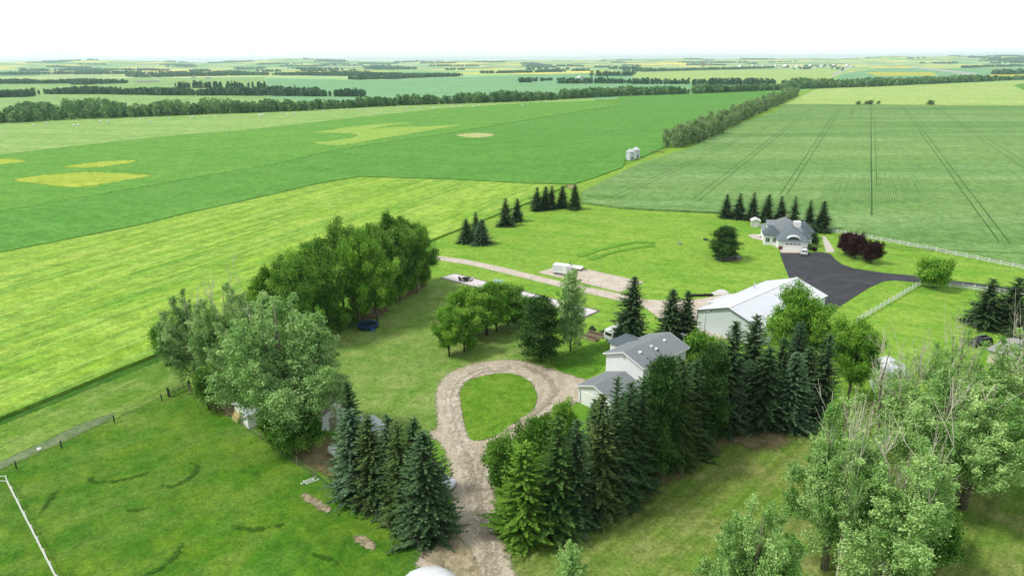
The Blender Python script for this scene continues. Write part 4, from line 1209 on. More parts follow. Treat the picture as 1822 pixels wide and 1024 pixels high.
# --- poplars on the right
tree('poplar_tree', 'poplar3', L_aspen, 1322, 1185, 880, 'pale leafy poplar at the bottom edge left of the bare trunk', 4.2, bark=M_barkgrey, tx=1350)
tree('poplar_tree', 'column0', L_aspen, 1013, 1110, 985, 'tip of a young tree at the bottom edge on the front lawn', 1.0, bark=M_barkgrey)
tree('poplar_tree', 'poplar6', L_aspen, 1482, 1058, 706, 'dead straight poplar trunk with bare twigs in the front lawn', 1.6, bark=M_deadwood)
tree('poplar_tree', 'poplar4', L_aspen, 1466, 1012, 700, 'tall leafy poplar just behind the dead straight trunk in the front lawn', 5.2, bark=M_barkgrey)
tree('poplar_tree', 'poplar2', L_aspen, 1565, 1056, 765, 'low spreading poplar with bleached limbs in the front lawn', 6.6, bark=M_barkgrey)
tree('poplar_tree', 'poplar0', L_aspen, 1640, 905, 640, 'broad poplar with pale dead twigs behind the bent one', 6.6, bark=M_barkgrey)
tree('poplar_tree', 'poplar1', L_aspen, 1712, 905, 655, 'broad leafy poplar at the right of the front lawn', 7.0, bark=M_barkgrey)
tree('poplar_tree', 'poplar6', L_aspen, 1556, 842, 590, 'half-dead poplar left of the white garden shed roof', 4.4, bark=M_barkgrey)
tree('poplar_tree', 'poplar5', L_aspen, 1668, 810, 566, 'half-dead poplar with thin bleached tips in front of the neighbouring lawn', 4.6, bark=M_barkgrey)
tree('poplar_tree', 'poplar5', L_aspen, 1776, 830, 548, 'half-dead poplar standing before the neighbouring house', 5.0, bark=M_barkgrey)
tree('poplar_tree', 'poplar3', L_aspen, 1735, 800, 640, 'leafy poplar below the dark parked car', 4.6, bark=M_barkgrey)
tree('poplar_tree', 'poplar6', L_aspen, 1600, 800, 590, 'almost bare poplar with grey stems in front of the white garden shed', 2.6, bark=M_barkgrey)
tree('leafy_tree', 'round0', L_dark, 1822, 838, 640, 'dark leafy tree at the right edge behind the broad poplar', 5.0)
for i, (bx, by, ty, rad) in enumerate([(1640, 1010, 905, 3.2), (1600, 1035, 930, 3.0), (1668, 985, 910, 2.6)]):
    tree('leafy_bush', 'bush%d' % (i % 2), L_dark, bx, by, ty, ordinal(i).capitalize() + ' dark bush from the left at the foot of the bent poplar' if i != 0 else 'largest dark bush at the foot of the bent poplar', rad, 'bushes under the bent poplar', cat='bush')

# --- shelterbelt trees one can tell apart (right of the grain bins)
def belt_tree_mesh(seed, h, r, n, ls):
    r_ = np.random.default_rng(seed)
    mb = MB(); mb.tube([(0, 0, -0.1), (0.1, 0, h * 0.5), (0, 0.1, h * 0.92)], [0.16, 0.11, 0.03], 5)
    for k in range(7):
        a = k * 2.4; q = 0.25 + 0.09 * k
        mb.tube([(0, 0, h * q), (math.cos(a) * r * 0.6, math.sin(a) * r * 0.6, h * (q + 0.16))], [0.05, 0.015], 3, cap=False)
    nc = 20
    q = np.linspace(0.08, 0.98, nc) + r_.normal(size=nc) * 0.03; rad = r * np.sin(np.pi * np.clip(q * 0.80 + 0.14, 0, 1)) ** 0.5 * r_.uniform(0.2, 0.85, nc); a = r_.uniform(0, 6.28, nc)
    cc = np.stack([np.cos(a) * rad, np.sin(a) * rad, q * h * 0.95], 1)
    ci = r_.integers(0, nc, n)
    cen = cc[ci] + r_.normal(size=(n, 3)) * np.array([0.24, 0.24, 0.30]) * r
    cen[:, 2] = np.clip(cen[:, 2], 0.5, h)
    V = leaf_faces(r_, cen, ls, 0.4)
    me = quads_mesh('belt_crown', V, np.clip(r_.normal(size=nc)[ci] * 0.2 + 0.45 + r_.normal(size=n) * 0.2, 0, 1), 4)
    return mb.mesh('belt_trunk'), me
L_belt = leaf_mat('shelterbelt_leaves', lin(82, 122, 68), lin(170, 190, 136), lin(144, 162, 118), 0.2, 0.6)
belt = [belt_tree_mesh(500 + i, 14, 3.2, 1700, 0.40) for i in range(4)]
for t_, c_ in belt:
    t_.materials.append(M_barkgrey); c_.materials.append(L_belt)
path = [G(1188, 262), G(1240, 249), G(1310, 216), G(1385, 183), G(1425, 165), G(1455, 155)]
cum = [0]
for i in range(len(path) - 1): cum.append(cum[-1] + (path[i + 1] - path[i]).length)
s_, nb = 0.0, 0
while s_ < cum[-1] and nb < 170:
    i = max(k for k in range(len(path) - 1) if cum[k] <= s_)
    u = (s_ - cum[i]) / (cum[i + 1] - cum[i])
    p = path[i].lerp(path[i + 1], u)
    d = (path[i + 1] - path[i]).normalized()
    for k in range(3 if s_ > 14 else 2):
        off = (k - 1) * 4.6 + random.gauss(0, 1.0)
        root = thing('shelterbelt_tree', 'grey-green tree in the shelterbelt running away from the grain bins', 'tree',
                     (p.x - d.y * off + random.gauss(0, 0.9), p.y + d.x * off + random.gauss(0, 0.9), 0), random.uniform(0, 6.28), 'trees of the shelterbelt running away from the grain bins')
        kz = random.uniform(0.62, 1.0) if s_ > 30 else random.uniform(0.72, 0.95)
        if random.random() < 0.1: kz *= 0.75
        root.scale = (kz * 1.22, kz * 1.22, kz)
        j = random.randrange(4)
        for nm, me in (('trunk', belt[j][0]), ('crown', belt[j][1])):
            o = bpy.data.objects.new(nm, me); C.objects.link(o); o.parent = root
        nb += 1
    s_ += 7.5 + (s_ * 0.012) + random.random() * 2
for i, (bx, by, w) in enumerate([(1527, 186.5, 3.0), (1540, 186.5, 2.6), (1548, 186.5, 4.5), (1563, 186.0, 2.6), (1655, 186.8, 5.0)]):
    b = G(bx, by)
    root = thing('field_bush', ['leftmost small bush on the line between wheat and barley', 'second small bush on the line between wheat and barley', 'largest bush of the cluster on the line between wheat and barley',
                 'rightmost small bush of the cluster on the line between wheat and barley', 'lone dark round bush on the line between wheat and barley'][i], 'bush', b, i, 'bushes between wheat and barley')
    root.scale = (w / 3.2, w / 3.2, (3.0 + w * 0.5) / 14)
    for nm, me in (('stem', belt[i % 4][0]), ('foliage', belt[i % 4][1])):
        o = bpy.data.objects.new(nm, me); C.objects.link(o); o.parent = root

# --- far woods that read as one mass
def woods(name, label, lines, mat, seed):
    r_ = np.random.default_rng(seed)
    Vs, Ls = [], []
    for (pts, depth, hmin, hmax, spacing, con) in lines:
        W = [G(*p) for p in pts]
        for i in range(len(W) - 1):
            seg = (W[i + 1] - W[i]).length
            d = (W[i + 1] - W[i]).normalized(); back = Vector((-d.y, d.x, 0))
            if back.y < 0: back = -back
            dist = (W[i] + W[i + 1]).length / 2
            px_m = dist / 1215.0
            sp = max(spacing, px_m * 4.0)
            cnt = max(1, int(seg * max(1.0, depth / sp) / sp))
            nl = int(np.clip(100 * (0.55 / px_m) ** 1.1, 12, 120))
            ls = max(0.68, px_m * 1.35)
            ph = r_.uniform(0, 6.28, 4)
            for _ in range(cnt):
                u_ = seg * r_.random()
                wv = 0.5 + 0.28 * math.sin(u_ / (px_m * 34) + ph[0]) + 0.22 * math.sin(u_ / (px_m * 13) + ph[1]) + 0.15 * math.sin(u_ / (px_m * 90) + ph[2])
                if wv < 0.06 and r_.random() < 0.75: continue
                p = W[i] + d * u_ + back * (depth * r_.random() * (0.35 + wv) + px_m * 3 * r_.random())
                rd = math.hypot(p.x, p.y)
                if rd > 5000: p.z = float(far_height(math.atan2(p.x, p.y), rd)) - 1.0
                hh = r_.uniform(hmin * 0.7, hmax) * (0.72 + 0.42 * min(1.1, max(0, wv)))
                rr = (hh * 0.16 if con else hh * 0.27) * r_.uniform(0.8, 1.25)
                rr = max(rr, px_m * 1.6)
                q = r_.random(nl) ** 0.8
                env = (1.05 - q) if con else np.sin(np.pi * np.clip(q * 0.84 + 0.1, 0, 1)) ** 0.6
                a = r_.uniform(0, 6.28, nl)
                ra = rr * env * np.sqrt(r_.random(nl))
                cen = np.stack([p.x + np.cos(a) * ra, p.y + np.sin(a) * ra, p.z + 0.4 + q * hh * 0.95], 1)
                Vs.append(leaf_faces(r_, cen, ls, 0.4, 0.75))
                Ls.append(np.clip(r_.normal() * 0.36 + 0.45 + r_.normal(size=nl) * 0.18, 0, 1))
    me = quads_mesh(name, np.concatenate(Vs), np.concatenate(Ls), 4)
    o = link(name, me, mat)
    tag(o, label, 'woods', None, 'stuff')
    return o
L_far = leaf_mat('far_leaves', lin(60, 108, 62), lin(146, 176, 118), lin(104, 142, 92), 0.15, 0.7)
L_far2 = leaf_mat('farther_leaves', lin(50, 92, 68), lin(110, 142, 104), lin(80, 116, 88), 0.1, 0.7)
b1 = [(-120, 226), (0, 220), (120, 214), (237, 209), (360, 204), (480, 200), (525, 198)]
woods('near_woods', 'long dark belt of trees behind the hay field with bales',
      [(b1[:4], 130, 8, 15, 4.6, False), (b1[3:], 26, 6.5, 14, 3.4, False), ([(530, 198), (562, 196)], 18, 9, 12, 3.4, False), ([(568, 195.5), (714, 188)], 24, 8, 12, 3.4, False),
       ([(714, 188), (930, 181)], 26, 9, 15, 3.6, False), ([(930, 181), (1111, 171), (1250, 167), (1359, 162), (1440, 158)], 34, 9, 14, 4.0, False),
       ([(1440, 158.5), (1553, 155), (1658, 150), (1764, 145)], 60, 11, 16, 5, False), ([(1764, 145), (1850, 141)], 20, 6, 10, 6, False)], L_far, 21)
woods('middle_woods', 'second belt of dark trees beyond the pale strip of field',
      [([(-80, 175), (45, 173)], 50, 9, 14, 5, False), ([(66, 168), (180, 168), (280, 170), (480, 171), (619, 172.5)], 60, 9, 14, 5, False), ([(622, 172.5), (650, 172)], 24, 9, 14, 5, False),
       ([(310, 157), (335, 157)], 20, 13, 17, 5, True), ([(338, 157), (470, 157)], 20, 13, 18, 5, True), ([(-60, 150), (150, 149)], 90, 9, 13, 8, False), ([(150, 151), (230, 148)], 60, 8, 12, 8, False),
       ([(240, 138), (480, 134), (635, 136)], 300, 9, 14, 12, False), ([(640, 142.5), (700, 141), (825, 136)], 90, 9, 14, 9, False),
       ([(921, 147), (945, 147)], 30, 10, 14, 6, False), ([(950, 145.5), (986, 143)], 12, 6, 9, 8, False), ([(990, 149), (1050, 149), (1130, 149)], 24, 9, 14, 6, False), ([(1060, 136), (1132, 135)], 40, 14, 20, 7, True),
       ([(1124, 150), (1230, 150)], 20, 8, 13, 5, False), ([(1235, 151.5), (1322, 151), (1400, 152)], 40, 10, 15, 5, False),
       ([(1150, 128), (1330, 123)], 60, 8, 13, 10, False), ([(1330, 123), (1380, 121)], 40, 8, 12, 12, False), ([(870, 131), (1010, 128)], 80, 9, 13, 12, False), ([(1480, 124), (1500, 124)], 20, 10, 16, 8, False),
       ([(1494, 127), (1500, 127)], 10, 12, 18, 6, False), ([(1795, 133), (1840, 132)], 60, 10, 15, 8, False), ([(1720, 121), (1840, 118)], 60, 8, 14, 14, False), ([(1400, 124), (1412, 124)], 30, 9, 13, 10, False), ([(1432, 123.5), (1446, 123)], 30, 9, 13, 10, False)], L_far2, 22)
fl = []
for i in range(120):
    x = random.uniform(-60, 1880)
    yh = 107.8 + (911 - x) * 0.0061
    y = yh + random.choice([7.5, 9, 10.5, 12, 14, 17, 20]) + random.uniform(-0.6, 0.6)
    w = random.uniform(12, 80)
    if 1120 < x < 1520 and y > 119: continue
    if y > 128 and x > 460: continue
    if x > 1480 and y > 117: continue
    fl.append(([(x, y), (x + w, y + random.uniform(-0.6, 0.3))], random.choice([40, 90, 200]), 9, 14, 16, False))
woods('distant_woods', 'scattered dark bluffs of trees on the far plain below the skyline', fl, L_far2, 23)
# ================================================================== BUILDINGS
M_wall = ribbed('white_siding', lin(234, 237, 238), 0.22, axis='Z', depth=0.015, var=0.05)
M_steel = ribbed('white_steel_siding', lin(210, 219, 224), 0.45, axis='X', depth=0.03, var=0.05)
M_steelroof = ribbed('white_steel_roof', lin(206, 211, 218), 0.9, axis='Y', depth=0.04, var=0.08, dirt=0.12, rough=0.45)
M_trim = plain('white_trim', lin(236, 238, 238), 0.5, var=0.04)
M_trimdark = plain('grey_trim', lin(84, 92, 98), 0.5, var=0.06)
M_shing = shingle('grey_shingles', lin(124, 131, 135))
M_shingd = shingle('dark_shingles', lin(88, 100, 106))
M_shing2 = shingle('blue_grey_shingles', lin(106, 118, 124))
M_shingl = shingle('pale_shingles', lin(150, 150, 148))
M_glass = plain('window_glass', lin(40, 48, 56), 0.08, 0.8, var=0.1)
M_brick = plain('brick', lin(120, 66, 52), 0.9, var=0.2, scale=6)
M_metal = plain('galvanised', lin(196, 202, 206), 0.4, 0.5, 0.25, var=0.1, scale=2)
M_black = plain('black_rubber', lin(28, 28, 30), 0.8, var=0.15)
M_darkmetal = plain('dark_metal', lin(46, 52, 52), 0.5, var=0.1)
M_wood = plain('weathered_wood', lin(150, 138, 118), 0.9, var=0.18, scale=3)
M_soilbed = plain('bed_soil', lin(84, 68, 58), 1.0, 0.05, var=0.25, scale=3, bump=0.4)
M_stone = plain('stone', lin(132, 132, 130), 0.95, var=0.25, scale=3, bump=0.4)
M_whitepaint = plain('white_paint', lin(214, 218, 220), 0.35, 0.5, var=0.04)
M_vinyl = plain('white_vinyl', lin(222, 224, 222), 0.5, var=0.04)
M_cream = ribbed('cream_siding', lin(206, 202, 176), 0.22, axis='Z', depth=0.015, var=0.05)

def slab(a, b, c, d, th):
    """a roof slope: four corners (lower-left, lower-right, upper-right, upper-left), given a thickness downward"""
    v = [Vector(p) for p in (a, b, c, d)]
    n = (v[1] - v[0]).cross(v[3] - v[0]).normalized()
    if n.z < 0: n = -n
    lo = [p - n * th for p in v]
    return v + lo, [(0, 1, 2, 3), (7, 6, 5, 4), (0, 4, 5, 1), (1, 5, 6, 2), (2, 6, 7, 3), (3, 7, 4, 0)]

def window(parent, x, y, z, w, h, axis, sgn, frame=None, pane=None, th=0.06):
    """window on a wall. axis 'x': wall faces +-x (w runs along y); 'y': wall faces +-y"""
    f = MB(); p = MB()
    for (u0, u1, v0, v1) in ((-w/2, -w/2+0.09, 0, h), (w/2-0.09, w/2, 0, h), (-w/2+0.09, w/2-0.09, 0, 0.09), (-w/2+0.09, w/2-0.09, h-0.09, h), (-0.03, 0.03, 0.09, h-0.09)):
        if axis == 'y': f.box(x+u0, x+u1, min(y, y+sgn*th), max(y, y+sgn*th), z+v0, z+v1)
        else: f.box(min(x, x+sgn*th), max(x, x+sgn*th), y+u0, y+u1, z+v0, z+v1)
    g = sgn * 0.02
    if axis == 'y': p.box(x-w/2+0.05, x+w/2-0.05, min(y-g, y+g), max(y-g, y+g), z+0.05, z+h-0.05)
    else: p.box(min(x-g, x+g), max(x-g, x+g), y-w/2+0.05, y+w/2-0.05, z+0.05, z+h-0.05)
    fo = f.build('window', frame or M_trim, parent)
    p.build('pane', pane or M_glass, fo)
    return fo

def gable_block(parent, x0, y0, W, L, he, hr, wall, roof, ov=0.4, trim=None, ridge_along='y', z0=0.0, th=0.14, names=('wall', 'roof_slope')):
    """walls with gables and two roof slopes; ridge along local y"""
    w = MB()
    x1, y1, xm = x0 + W, y0 + L, x0 + W / 2
    vs = [(x0, y0, z0), (x1, y0, z0), (x1, y1, z0), (x0, y1, z0), (x0, y0, he), (x1, y0, he), (x1, y1, he), (x0, y1, he), (xm, y0, hr - 0.03), (xm, y1, hr - 0.03)]
    w.add(vs, [(0, 1, 5, 8, 4), (2, 3, 7, 9, 6), (1, 2, 6, 5), (3, 0, 4, 7), (0, 3, 2, 1), (4, 8, 9, 7), (5, 6, 9, 8)])
    wo = w.build(names[0], wall, parent)
    k = (hr - he) / (W / 2)
    zo = he - k * ov + 0.10
    for s in (0, 1):
        m = MB()
        e = x0 - ov if s == 0 else x1 + ov
        vs, fs = slab((e, y0 - ov, zo), (e, y1 + ov, zo), (xm, y1 + ov, hr + 0.10), (xm, y0 - ov, hr + 0.10), th)
        m.add(vs, fs)
        ro = m.build(names[1], roof, parent)
        if trim:
            # fascia on the eave and barge boards on both gables, just outside the slab
            f = MB()
            sg = -1 if s == 0 else 1
            f.box(min(e, e + sg * 0.04), max(e, e + sg * 0.04), y0 - ov, y1 + ov, zo - 0.22, zo - 0.01)
            for yy in (y0 - ov - 0.045, y1 + ov + 0.045):
                f.bar((e, yy, zo - 0.10), (xm, yy, hr - 0.0), 0.04, 0.2)
            f.build('fascia', trim, ro)
    return wo

def yard_root(name, label, cat, loc, az, group=None):
    """local x runs across (right), local y runs away along az"""
    return thing(name, label, cat, (loc[0], loc[1], 0), -az, group)

# --- the big white shop
A48 = math.radians(48.0)
shop = yard_root('machine_shop', 'big white steel-clad shop with a broad white metal roof', 'shop', (37.6, 129.7), A48)
W, L, he, hr = 13.6, 27.5, 3.95, 6.25
gable_block(shop, 0, 0, W, L, he, hr, M_steel, M_steelroof, 0.35, M_trimdark)
m = MB(); m.bar((W / 2, -0.36, hr + 0.12), (W / 2, L + 0.36, hr + 0.12), 0.5, 0.07); m.build('ridge_cap', M_trim, shop)
for x in (0, W):
    m = MB(); m.bar((x, -0.02, 0), (x, -0.02, he), 0.14, 0.10); m.build('corner_trim', M_trimdark, shop)
m = MB(); m.box(-2.6, -0.36, 8.0, 15.0, 0, 2.7); m.build('lean_to_wall', M_steel, shop)
m = MB(); m.add(*slab((-3.0, 7.7, 2.75), (-3.0, 15.3, 2.75), (-0.38, 15.3, 3.74), (-0.38, 7.7, 3.74), 0.12)); m.build('lean_to_roof', M_steelroof, shop)
m = MB(); m.box(1.0, 7.5, -2.2, -0.05, 0, 0.22); m.build('concrete_step', M_conc, shop)
for yy in (3.0, 9.0, 20.0):
    window(shop, W + 0.005, yy, 1.3, 1.2, 1.0, 'x', 1)
m = MB(); m.box(W + 0.002, W + 0.07, 12.5, 16.5, 0.0, 3.4); m.build('overhead_door', M_trim, shop)
m = MB(); m.tube([(2.2, 18, 5.0), (2.2, 18, 6.0)], 0.16, 10); m.tube([(2.2, 18, 6.02), (2.2, 18, 6.15)], [0.28, 0.05], 10); m.build('roof_vent', M_metal, shop)

# --- the white house by the gravel loop
house = yard_root('white_house', 'white two-level house with a grey shingle roof beside the gravel loop', 'house', (10.5, 98.2), A48)
gable_block(house, 0, 0, 6.9, 7.3, 3.0, 4.2, M_wall, M_shing, 0.35, M_trim, names=('garage_wall', 'garage_roof_slope'))
gable_block(house, -0.6, 7.3, 7.6, 11.6, 6.2, 7.6, M_wall, M_shing, 0.4, M_trim, names=('main_wall', 'main_roof_slope'))
# side wing with its ridge across
wing = MB()
wing.box(-4.2, -0.6, 12.6, 17.4, 0, 5.6)
wing.build('wing_wall', M_wall, house)
m = MB(); m.add(*slab((-4.7, 12.2, 5.55), (1.6, 12.2, 5.55), (1.6, 15.0, 6.55), (-3.2, 15.0, 6.55), 0.14)); m.build('wing_roof_slope', M_shingd, house)
m = MB(); m.add(*slab((-4.7, 17.8, 5.55), (1.6, 17.8, 5.55), (1.6, 15.0, 6.55), (-3.2, 15.0, 6.55), 0.14)); m.build('wing_roof_slope', M_shingd, house)
m = MB(); m.add([(-4.7, 12.2, 5.55), (-4.7, 17.8, 5.55), (-3.2, 15.0, 6.55), (-4.7, 12.2, 5.41), (-4.7, 17.8, 5.41), (-3.2, 15, 6.41)], [(0, 1, 2), (5, 4, 3), (0, 3, 4, 1), (1, 4, 5, 2), (2, 5, 3, 0)]); m.build('wing_hip', M_shingd, house)
m = MB(); m.box(0.6, 3.2, -0.06, -0.003, 0.05, 2.3)
gd = m.build('garage_door', M_trim, house)
m = MB(); m.box(3.7, 6.3, -0.06, -0.003, 0.05, 2.3); m.build('garage_door', M_trim, house)
m = MB(); m.box(0.42, 0.56, -0.05, -0.004, 0.05, 2.3); m.build('door_jamb', M_trimdark, house)
window(house, 3.2, 7.295, 6.3, 0.6, 0.5, 'y', -1)
for yy in (9.5, 13.5, 16.8): window(house, 7.005, yy, 4.2, 1.3, 1.1, 'x', 1)
window(house, -0.605, 10.0, 4.2, 1.3, 1.1, 'x', -1)
window(house, 6.905, 3.5, 1.2, 1.1, 0.9, 'x', 1)
def roof_z(x): return 7.7 - abs(x - 3.2) * (1.4 / 3.8)
for (x, y, k) in [(4.6, 9.4, 0), (4.4, 12.6, 0), (5.2, 12.9, 0), (4.4, 16.2, 0)]:
    z = roof_z(x)
    m = MB(); m.box(x - 0.18, x + 0.18, y - 0.18, y + 0.18, z - 0.1, z + 0.22); m.box(x - 0.24, x + 0.24, y - 0.24, y + 0.24, z + 0.22, z + 0.27); m.build('roof_vent', M_trim, house)
m = MB(); z = roof_z(4.1); m.tube([(4.1, 12.3, z - 0.1), (4.1, 12.3, z + 0.9)], 0.07, 8); m.tube([(4.1, 12.3, z + 0.9), (4.1, 12.3, z + 1.0)], 0.11, 8); m.build('flue_pipe', M_metal, house)
m = MB(); z = roof_z(5.6); m.tube([(5.6, 12.8, z - 0.1), (5.6, 12.8, z + 0.4)], 0.1, 8); m.build('flue_pipe', M_darkmetal, house)
m = MB(); m.tube([(6.3, 18.9, 6.1), (6.3, 18.9, 8.4)], 0.035, 6); m.tube([(5.7, 18.9, 8.3), (6.9, 18.9, 8.3)], 0.02, 5)
for q in range(5): m.tube([(5.8 + q * 0.25, 18.55, 8.3), (5.8 + q * 0.25, 19.25, 8.3)], 0.015, 4)
m.build('antenna', M_metal, house)

# --- the far house with grey hip roofs
fh0, fh1 = G(1384, 444), G(1433.5, 444.5)
faz = math.radians(14)
far_house = yard_root('grey_roofed_house', 'far white bungalow with grey hip roofs and a double garage on the asphalt drive', 'house', fh0, faz)
gw = (fh1 - fh0).length
def hip(parent, x0, x1, y0, y1, ze, zr, mat, front=True, back=True, ov=0.45, inset=None):
    """hip roof with the ridge along y"""
    x0 -= ov; x1 += ov; y0 -= ov; y1 += ov
    xm = (x0 + x1) / 2
    ins = inset if inset is not None else (x1 - x0) / 2
    ya, yb = (y0 + ins if front else y0), (y1 - ins if back else y1)
    th = 0.12
    P = {'a': (x0, y0, ze), 'b': (x1, y0, ze), 'c': (x1, y1, ze), 'd': (x0, y1, ze), 'r': (xm, ya, zr), 's': (xm, yb, zr)}
    for face in (('a', 'r', 's', 'd'), ('b', 'c', 's', 'r')) + ((('a', 'b', 'r'),) if front else ()) + ((('c', 'd', 's'),) if back else ()):
        v = [Vector(P[q]) for q in face]
        lo = [p - Vector((0, 0, th)) for p in v]
        n = len(v)
        m = MB(); m.add(v + lo, [tuple(range(n)), tuple(range(2 * n - 1, n - 1, -1))] + [(i, n + i, n + (i + 1) % n, (i + 1) % n) for i in range(n)])
        m.build('roof_slope', mat, parent)
def block(parent, x0, x1, y0, y1, z0, z1, mat, name='wall'):
    m = MB(); m.box(x0, x1, y0, y1, z0, z1); return m.build(name, mat, parent)
fw = block(far_house, 0, gw, 0, 8.0, 0, 2.8, M_wall, 'garage_wall')
hip(far_house, 0, gw, 0, 14, 2.8, 5.9, M_shing2, True, False, inset=4.5)
block(far_house, -3.2, gw + 0.8, 7.0, 17.0, 0, 3.2, M_wall, 'main_wall')
hip(far_house, -3.2, gw + 0.8, 7.0, 17.0, 3.2, 7.1, M_shing, True, True, inset=5.0)
block(far_house, -3.4, 1.2, 4.6, 7.5, 0, 3.0, M_wall, 'bay_wall')
hip(far_house, -3.4, 1.2, 4.6, 9.0, 3.05, 5.2, M_shingd, True, False, inset=2.4)
block(far_house, gw - 0.6, gw + 1.6, 4.0, 8.0, 0, 2.8, M_wall, 'side_wall')
hip(far_house, gw - 1.6, gw + 1.6, 4.0, 9.0, 2.85, 4.6, M_shingd, True, False, ov=0.3)
block(far_house, gw * 0.62, gw * 0.62 + 1.9, 8.6, 10.2, 4.0, 6.5, M_trim, 'dormer')
block(far_house, gw + 1.2, gw + 3.2, 11.0, 17.0, 0, 3.0, M_wall, 'side_wing_wall')
hip(far_house, gw - 1.5, gw + 3.2, 11.0, 17.0, 3.05, 5.6, M_shingd, True, True, ov=0.4, inset=2.2)
block(far_house, -2.4, 0.0, 9.5, 11.5, 3.0, 5.2, M_trim, 'dormer')
m = MB(); m.add(*slab((-2.7, 9.2, 5.1), (0.3, 9.2, 5.1), (0.3, 12.5, 6.0), (-2.7, 12.5, 6.0), 0.12)); m.build('dormer_roof', M_shing, far_house)
# arched gable over the garage
arc = [(gw / 2 + math.cos(a) * 1.75, 3.35 + math.sin(a) * 0.95) for a in np.linspace(0, math.pi, 13)]
arci = [(gw / 2 + math.cos(a) * 1.5, 3.35 + math.sin(a) * 0.72) for a in np.linspace(math.pi, 0, 13)]
m = MB(); m.prism(arc + arci, -0.3, 0.9); m.build('arched_trim', M_trim, far_house)
m = MB(); m.prism(arci[::-1], 0.0, 0.85); m.build('arched_gable', M_shingd, far_house)
m = MB(); m.box(1.35, gw - 1.35, -0.05, -0.003, 0.05, 2.25); gdo = m.build('garage_door', M_trim, far_house)
for q in range(4):
    xx = 1.75 + q * (gw - 3.5) / 4 + 0.1
    block(gdo, xx, xx + (gw - 3.5) / 4 - 0.25, -0.075, -0.051, 1.72, 2.05, M_glass, 'pane')
block(far_house, 0.05, 1.2, -0.09, -0.004, 0.0, 1.1, M_brick, 'brick_panel')
block(far_house, gw - 1.2, gw - 0.05, -0.09, -0.004, 0.0, 1.1, M_brick, 'brick_panel')
for (x, y, z, w, h) in [(-2.5, 4.595, 0.9, 1.2, 1.4), (-0.6, 4.595, 0.9, 1.0, 1.6), (0.6, 4.595, 0.9, 0.8, 1.6)]:
    window(far_house, x, y, z, w, h, 'y', -1)
window(far_house, -3.405, 6.0, 0.9, 1.2, 1.4, 'x', -1)
window(far_house, gw + 1.605, 6.0, 0.9, 1.3, 1.2, 'x', 1)
m = MB(); m.tube([(gw * 0.4, 12.4, 6.6), (gw * 0.4, 12.4, 7.7)], 0.12, 8); m.build('flue_pipe', M_metal, far_house)

def small_shed(name, label, p, az, W, L, he, hr, wall, roof, door=True, cat='shed', group=None, mono=False):
    r = yard_root(name, label, cat, p, az, group)
    gable_block(r, -W / 2, 0, W, L, he, hr, wall, roof, 0.2, M_trim)
    if door:
        m = MB(); m.box(-0.75, 0.75, -0.05, -0.003, 0.05, he - 0.25); d = m.build('door', M_trimdark if wall is M_trim else M_whitepaint, r)
        m = MB(); m.box(0.5, 0.58, -0.09, -0.051, 0.95, 1.05); m.build('handle', M_darkmetal, d)
    return r
M_shedwall = plain('shed_cream', lin(206, 202, 190), 0.7, var=0.06)
small_shed('garden_shed', 'small cream garden shed with white doors behind the far house', G(1344, 404), 0.22, 2.6, 2.6, 2.1, 2.7, M_shedwall, M_trim)
ws = small_shed('garden_shed', 'white metal-roofed shed half hidden by poplars on the right', G(1584, 700), math.radians(20), 5.2, 6.4, 2.6, 3.9, M_steel, M_steelroof)

# --- old sheds beneath the silvery poplars
M_oldroof = ribbed('old_tin_roof', lin(176, 186, 192), 0.4, axis='Y', depth=0.03, var=0.16, dirt=0.35)
M_bone = plain('bone_white_roof', lin(214, 206, 194), 0.7, var=0.08)
def lowshed(name, label, px_, az, W, L, he, hr, wall, roof):
    r = yard_root(name, label, 'shed', G(*px_), az)
    gable_block(r, -W / 2, 0, W, L, he, hr, wall, roof, 0.25, M_trim)
    m = MB(); m.box(-0.6, 0.6, -0.05, -0.003, 0.05, 1.9); m.build('door', M_wood, r)
    return r
AX = math.radians(-42 + 180)
os_ = lowshed('tin_roofed_shed', 'weathered tin-roofed shed at the left under the silvery poplars', (431, 752), A48, 5.0, 6.0, 2.4, 3.3, M_wall, M_oldroof)
m = MB()
pl = []
root = yard_root('wooden_pallet', 'yellowish wooden pallet leaning on the tin-roofed shed', 'pallet', G(420, 748), A48)
for q in range(7):
    m = MB(); m.bar((-0.9 + q * 0.3, -0.3, 0.02), (-0.9 + q * 0.3, 0.75, 1.9), 0.2, 0.03); m.build('slat', plain('pallet_wood', lin(190, 172, 110), 0.9, var=0.15, scale=3), root)
for zz, yy in ((0.3, -0.1), (1.6, 0.62)):
    m = MB(); m.bar((-1.0, yy, zz), (1.0, yy, zz), 0.08, 0.05); m.build('crossbar', M_wood, root)
def eave_shed(name, label, px_, W, L, he, hr, roof):
    """shed along the pasture fence, placed by the far end of its eave"""
    az = math.radians(138)
    e_ = G(*px_, he)
    r = yard_root(name, label, 'shed', (e_.x - 0.743 * W / 2, e_.y - 0.669 * W / 2), az)
    gable_block(r, -W / 2, 0, W, L, he, hr, M_wall, roof, 0.25, M_trim)
    m = MB(); m.box(-0.6, 0.6, L + 0.003, L + 0.05, 0.05, 1.9); m.build('door', M_wood, r)
eave_shed('long_white_shed', 'low shed with a bone-white roof showing beside the yard lawn under poplars', (586, 704), 5.0, 5.6, 2.4, 3.2, M_bone)
eave_shed('grey_roofed_shed', 'shed with a pale grey roof behind the spruce clump left of the drive', (664, 740), 4.2, 5.0, 2.2, 2.9, M_oldroof)
small_shed('garden_shed', 'small white shed at the pasture fence beside the spruce clump', G(604, 847), A48, 2.6, 3.0, 1.9, 2.5, M_wall, M_oldroof)
r = thing('fuel_tank', 'white rounded tank lying by the fence under the spruce clump', 'tank', G(600, 815), -A48)
m = MB(); m.smooth = True
